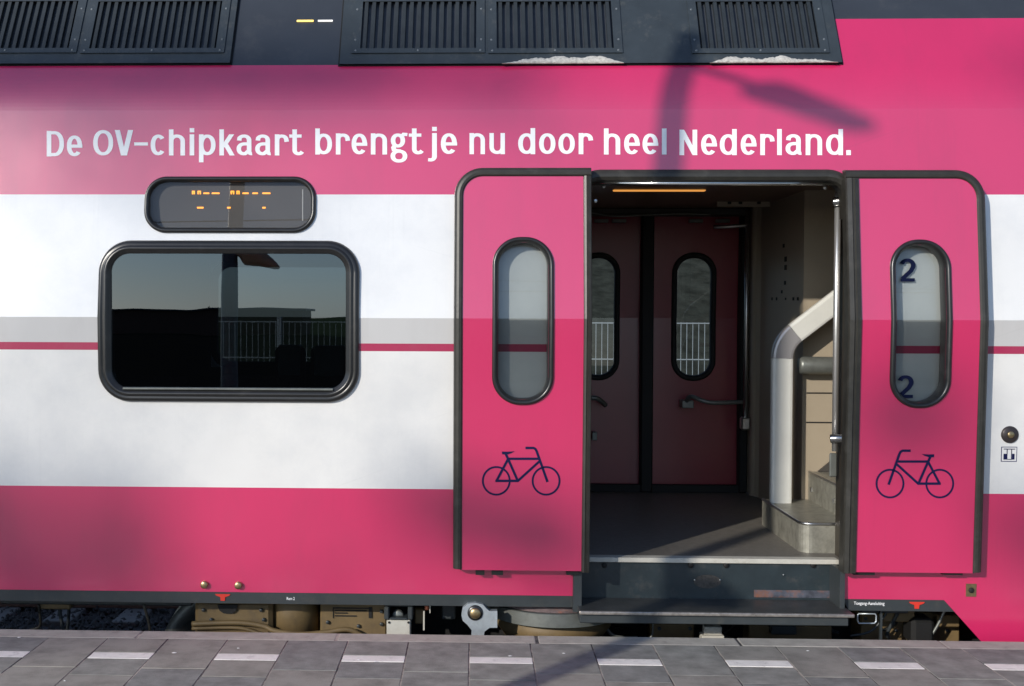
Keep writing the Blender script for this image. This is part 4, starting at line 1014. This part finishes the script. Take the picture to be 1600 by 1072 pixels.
def tree(name, x, y, z0, h, rad, crown_from, label, group, seed, leaf=.16, num=1500, hollow=False):
    rn = random.Random(seed); t = empty(name, (x, y, z0)); tag(t, label, 'tree', group)
    m = MB(); m.tube([(x, y, z0 - .1), (x + rn.uniform(-.1, .1), y, z0 + h * .4), (x, y, z0 + h * .85)], .1, 8, rr=[.035 * h, .022 * h, .006 * h])
    for k in range(9):
        a = rn.uniform(0, 6.28); zz = z0 + h * (.3 + .06 * k); l = rad * .8
        m.tube([(x, y, zz), (x + l * .5 * math.cos(a), y + l * .5 * math.sin(a), zz + l * .35), (x + l * math.cos(a), y + l * math.sin(a), zz + l * .5)], .02, 5, rr=[.012 * h, .007 * h, .002 * h])
    m.link('trunk', BARK, t)
    c = MB(); cl = [(rn.uniform(-.6, .6) * rad, rn.uniform(-.6, .6) * rad, z0 + h * (crown_from + (1 - crown_from) * rn.random()), rn.uniform(.25, .55) * rad) for _ in range(16)]
    for _ in range(num):
        q = rn.choice(cl); d = Vector((rn.gauss(0, 1), rn.gauss(0, 1), rn.gauss(0, .8))).normalized() * q[3] * rn.uniform(.5, 1.05)
        p = Vector((x + q[0], y + q[1], q[2])) + d; a = Vector((rn.gauss(0, 1), rn.gauss(0, 1), rn.gauss(0, 1))).normalized() * leaf; b = a.orthogonal().normalized() * leaf * .6
        c.add([p - a, p + b, p + a, p - b], [(0, 1, 2, 3)])
    c.link('crown', HEDGE, t); return t
m = MB(); m.add([(1.5, 33, -.4), (60, 33, -.4), (60, 46, 4.7), (3.5, 46, 4.7), (60, 60, 4.7), (3.5, 60, 4.7), (-2, 60, -.3)], [(0, 1, 2, 3), (3, 2, 4, 5), (0, 3, 5, 6)]); o = m.link('embankment', mat('dark scrubby bank', (.06, .062, .05), 1.0, var=.45, vscale=1.6, bump=.05, bscale=3, spec=0.0)); tag(o, kind='structure')
k = 0
for x in (12, 17, 23, 30):
    y = 34 + (k * 37 % 9); h = 5.0 + (k * 29 % 13) * .12 if x > 1 else .7 + (k * 29 % 13) * .03
    tree('evergreen_tree', x, y, -.6, h, 2.6, .12, 'dark bushy evergreen beyond the mesh fence on the far side of the tracks', 'dark trees beyond the fence', 100 + k, .10, 6000); k += 1

# ================================================================ BEHIND THE CAMERA (reflected and casting shade)
LPX, LPY = -2.05, -3.86
lp = empty('lamp_post', (LPX, LPY, 0)); tag(lp, 'grey platform lamp post whose shadow and reflection fall on the pink coach side', 'lamp post')
m = MB(); m.tube([(LPX, LPY, 0), (LPX, LPY, .9), (LPX, LPY, 1.0), (LPX, LPY, 5.08)], .07, 20, rr=[.085, .085, .068, .062]); m.link('pole', POSTM, lp)
hz_ = 4.86
m = MB(); m.tube(curve_pts([(LPX, LPY, hz_ + .02), (LPX + .05, LPY - .35, hz_ + .07), (LPX + .06, LPY - .6, hz_ + .10)]), .024, 10); arm = m.link('arm', POSTM, lp)
m = MB()
def lamp_sec(t):                                # head as a tapered shell
    y = LPY - .50 - .72 * t; z = hz_ + .09 + .12 * t; wd = .15 * (1 - .35 * t) * (1 if 0 < t < 1 else .5); ht = .065 * (1 - .3 * t) * (1 if 0 < t < 1 else .5)
    return [(LPX + .05 + wd * math.cos(a), y, z + ht * math.sin(a)) for a in [2 * math.pi * i / 16 for i in range(16)]]
L = [lamp_sec(t) for t in (0, .06, .3, .6, .9, 1.0)]
m.add([p for q in L for p in q], [(i * 16 + k_, i * 16 + (k_ + 1) % 16, (i + 1) * 16 + (k_ + 1) % 16, (i + 1) * 16 + k_) for i in range(5) for k_ in range(16)] + [tuple(range(16)), tuple(80 + i for i in range(16))[::-1]], 0, True)
m.link('lamp_head', POSTM, lp)
m = MB(); m.tube(curve_pts([(LPX, LPY, 2.12), (LPX + .12, LPY, 2.12), (LPX + .24, LPY, 2.08), (LPX + .42, LPY, 1.99)], 4), .05, 12, rr=[.02, .02, .03, .05, .085, .10, .10, .09, .08, .06, .045, .03, .012]); m.link('loudspeaker', LENS, lp)
# unseen trees added towards the sun: leaf clumps placed to cast soft shade patches
SH = Vector((-math.sin(SUN_AZ), -math.cos(SUN_AZ), math.tan(SUN_EL)))
def shade_tree(name, label, base, h, clumps, seed):
    rn = random.Random(seed); bx_, by_ = base; t = empty(name, (bx_, by_, -1.1)); tag(t, label, 'tree', 'unseen trees added to shade the coach')
    m = MB(); m.tube([(bx_, by_, -1.2), (bx_ + .1, by_, h * .4), (bx_ - .1, by_, h * .8)], .2, 10, rr=[.3, .2, .06]); c = MB()
    for (x, z, r, L, num) in clumps:
        p = Vector((x, 0, z)) + SH * L
        zz = min(h * .75, p.z - .25 * math.hypot(p.x - bx_, p.y - by_) - .3); q = Vector((bx_, by_, zz)); mid = (p + q) / 2 + Vector((0, 0, .25))
        m.tube([q, mid, p], .03, 5, rr=[.03, .018, .008])
        for _ in range(num):
            d = Vector((rn.gauss(0, 1), rn.gauss(0, 1), rn.gauss(0, 1))).normalized() * r * rn.random() ** .45
            o_ = p + d; a = Vector((rn.gauss(0, 1), rn.gauss(0, 1), rn.gauss(0, 1))).normalized() * .075; b_ = a.orthogonal().normalized() * .05
            c.add([o_ - a, o_ + b_, o_ + a, o_ - b_], [(0, 1, 2, 3)])
    m.link('trunk', BARK, t); c.link('crown', HEDGE, t)
CLA = [(-2.52, .62, .20, 33, 560), (-2.45, .32, .22, 33, 560), (-1.85, .58, .16, 33, 420), (-1.82, .30, .17, 33, 420), (-2.1, .22, .14, 33, 150), (-2.6, 2.96, .27, 32, 300), (-2.2, 2.95, .26, 33, 260), (-1.8, 2.94, .26, 32, 240), (-1.4, 2.94, .26, 33, 190), (-1.0, 2.94, .26, 33, 140), (-.6, 2.94, .24, 33, 80), (-2.6, 2.5, .45, 31, 70), (-1.8, 2.45, .40, 32, 40)]
CLB = [(-.20, .66, .20, 30, 90), (.15, .50, .18, 30, 110), (.42, .47, .2, 31, 140), (.0, 2.9, .3, 31, 60)]
CLC = [(2.30, 1.12, .16, 30, 90), (2.10, 1.0, .15, 30, 70), (2.80, .50, .18, 31, 130), (2.95, 2.9, .3, 30, 40)]
shade_tree('added_shade_tree', 'unseen thin tree added to cast soft shade on the coach, leftmost of three', (-24.0, -27.0), 15, CLA, 1)
shade_tree('added_shade_tree', 'unseen thin tree added to cast soft shade on the coach, middle of three', (-20.9, -23.5), 14, CLB, 2)
shade_tree('added_shade_tree', 'unseen thin tree added to cast soft shade on the coach, rightmost of three', (-13.0, -24.3), 14, CLC, 3)
# far side of the station: low building, fence, wires, trees near the horizon
b = empty('station_shed', (-30, -150, -1)); tag(b, 'long low flat-roofed brick shed on the horizon, seen reflected in the coach window', 'building')
m = MB(); m.box(-62, -22, -154, -146, -1.1, 2.2); m.link('wall', BRICKM, b)
m = MB(); m.box(-62.5, -21.5, -154.5, -145.5, 2.2, 2.45, bev=.05); m.link('roof', SILL, b)
k = 0
for x in range(-150, 160, 11):
    if -36 < x < -12: k += 1; continue
    tree('far_tree', x + (k * 7 % 5), -165 - (k * 13 % 25), -1.1, 2.3 + (k * 17 % 7) * .08, 3.0, .1, 'low dark tree on the horizon behind the platform', 'trees on the horizon', 300 + k, .3, 600); k += 1
wr = empty('overhead_line', (0, -12, -1)); tag(wr, 'overhead line with contact and carrier wires behind the platform', 'overhead line')
for yy, zz in ((-12, 4.6), (-12, 5.8), (-16.5, 4.6), (-16.5, 5.9)):
    m = MB(); m.tube([(-60 + 6 * i, yy, zz - (.35 * math.sin(math.pi * (i % 10) / 10) if zz > 5 else 0)) for i in range(21)], .012, 5); m.link('wire', WIREM, wr)
for x in (-50, 10):
    m = MB(); m.box(x - .1, x + .1, -18.6, -18.4, -1.1, 7, bev=.01); m.box(x - .05, x + .05, -18.5, -11.5, 6.1, 6.2); m.link('mast', POSTM, wr)
# opposite platform and an added unseen sheet, both dark to blacken the window reflection
DKB = mat('dark reflected ground', (.020, .019, .017), 1.0, spec=0.0, var=.3, vscale=8)
sheet('dark_reflected_sheet', -200, 200, -140, -8.9, -1.10, DKB)
o = MB(); o.box(-60, 60, -30, -21, -1.12, -.55); o = o.link('opposite_platform', DKB); tag(o, kind='structure')
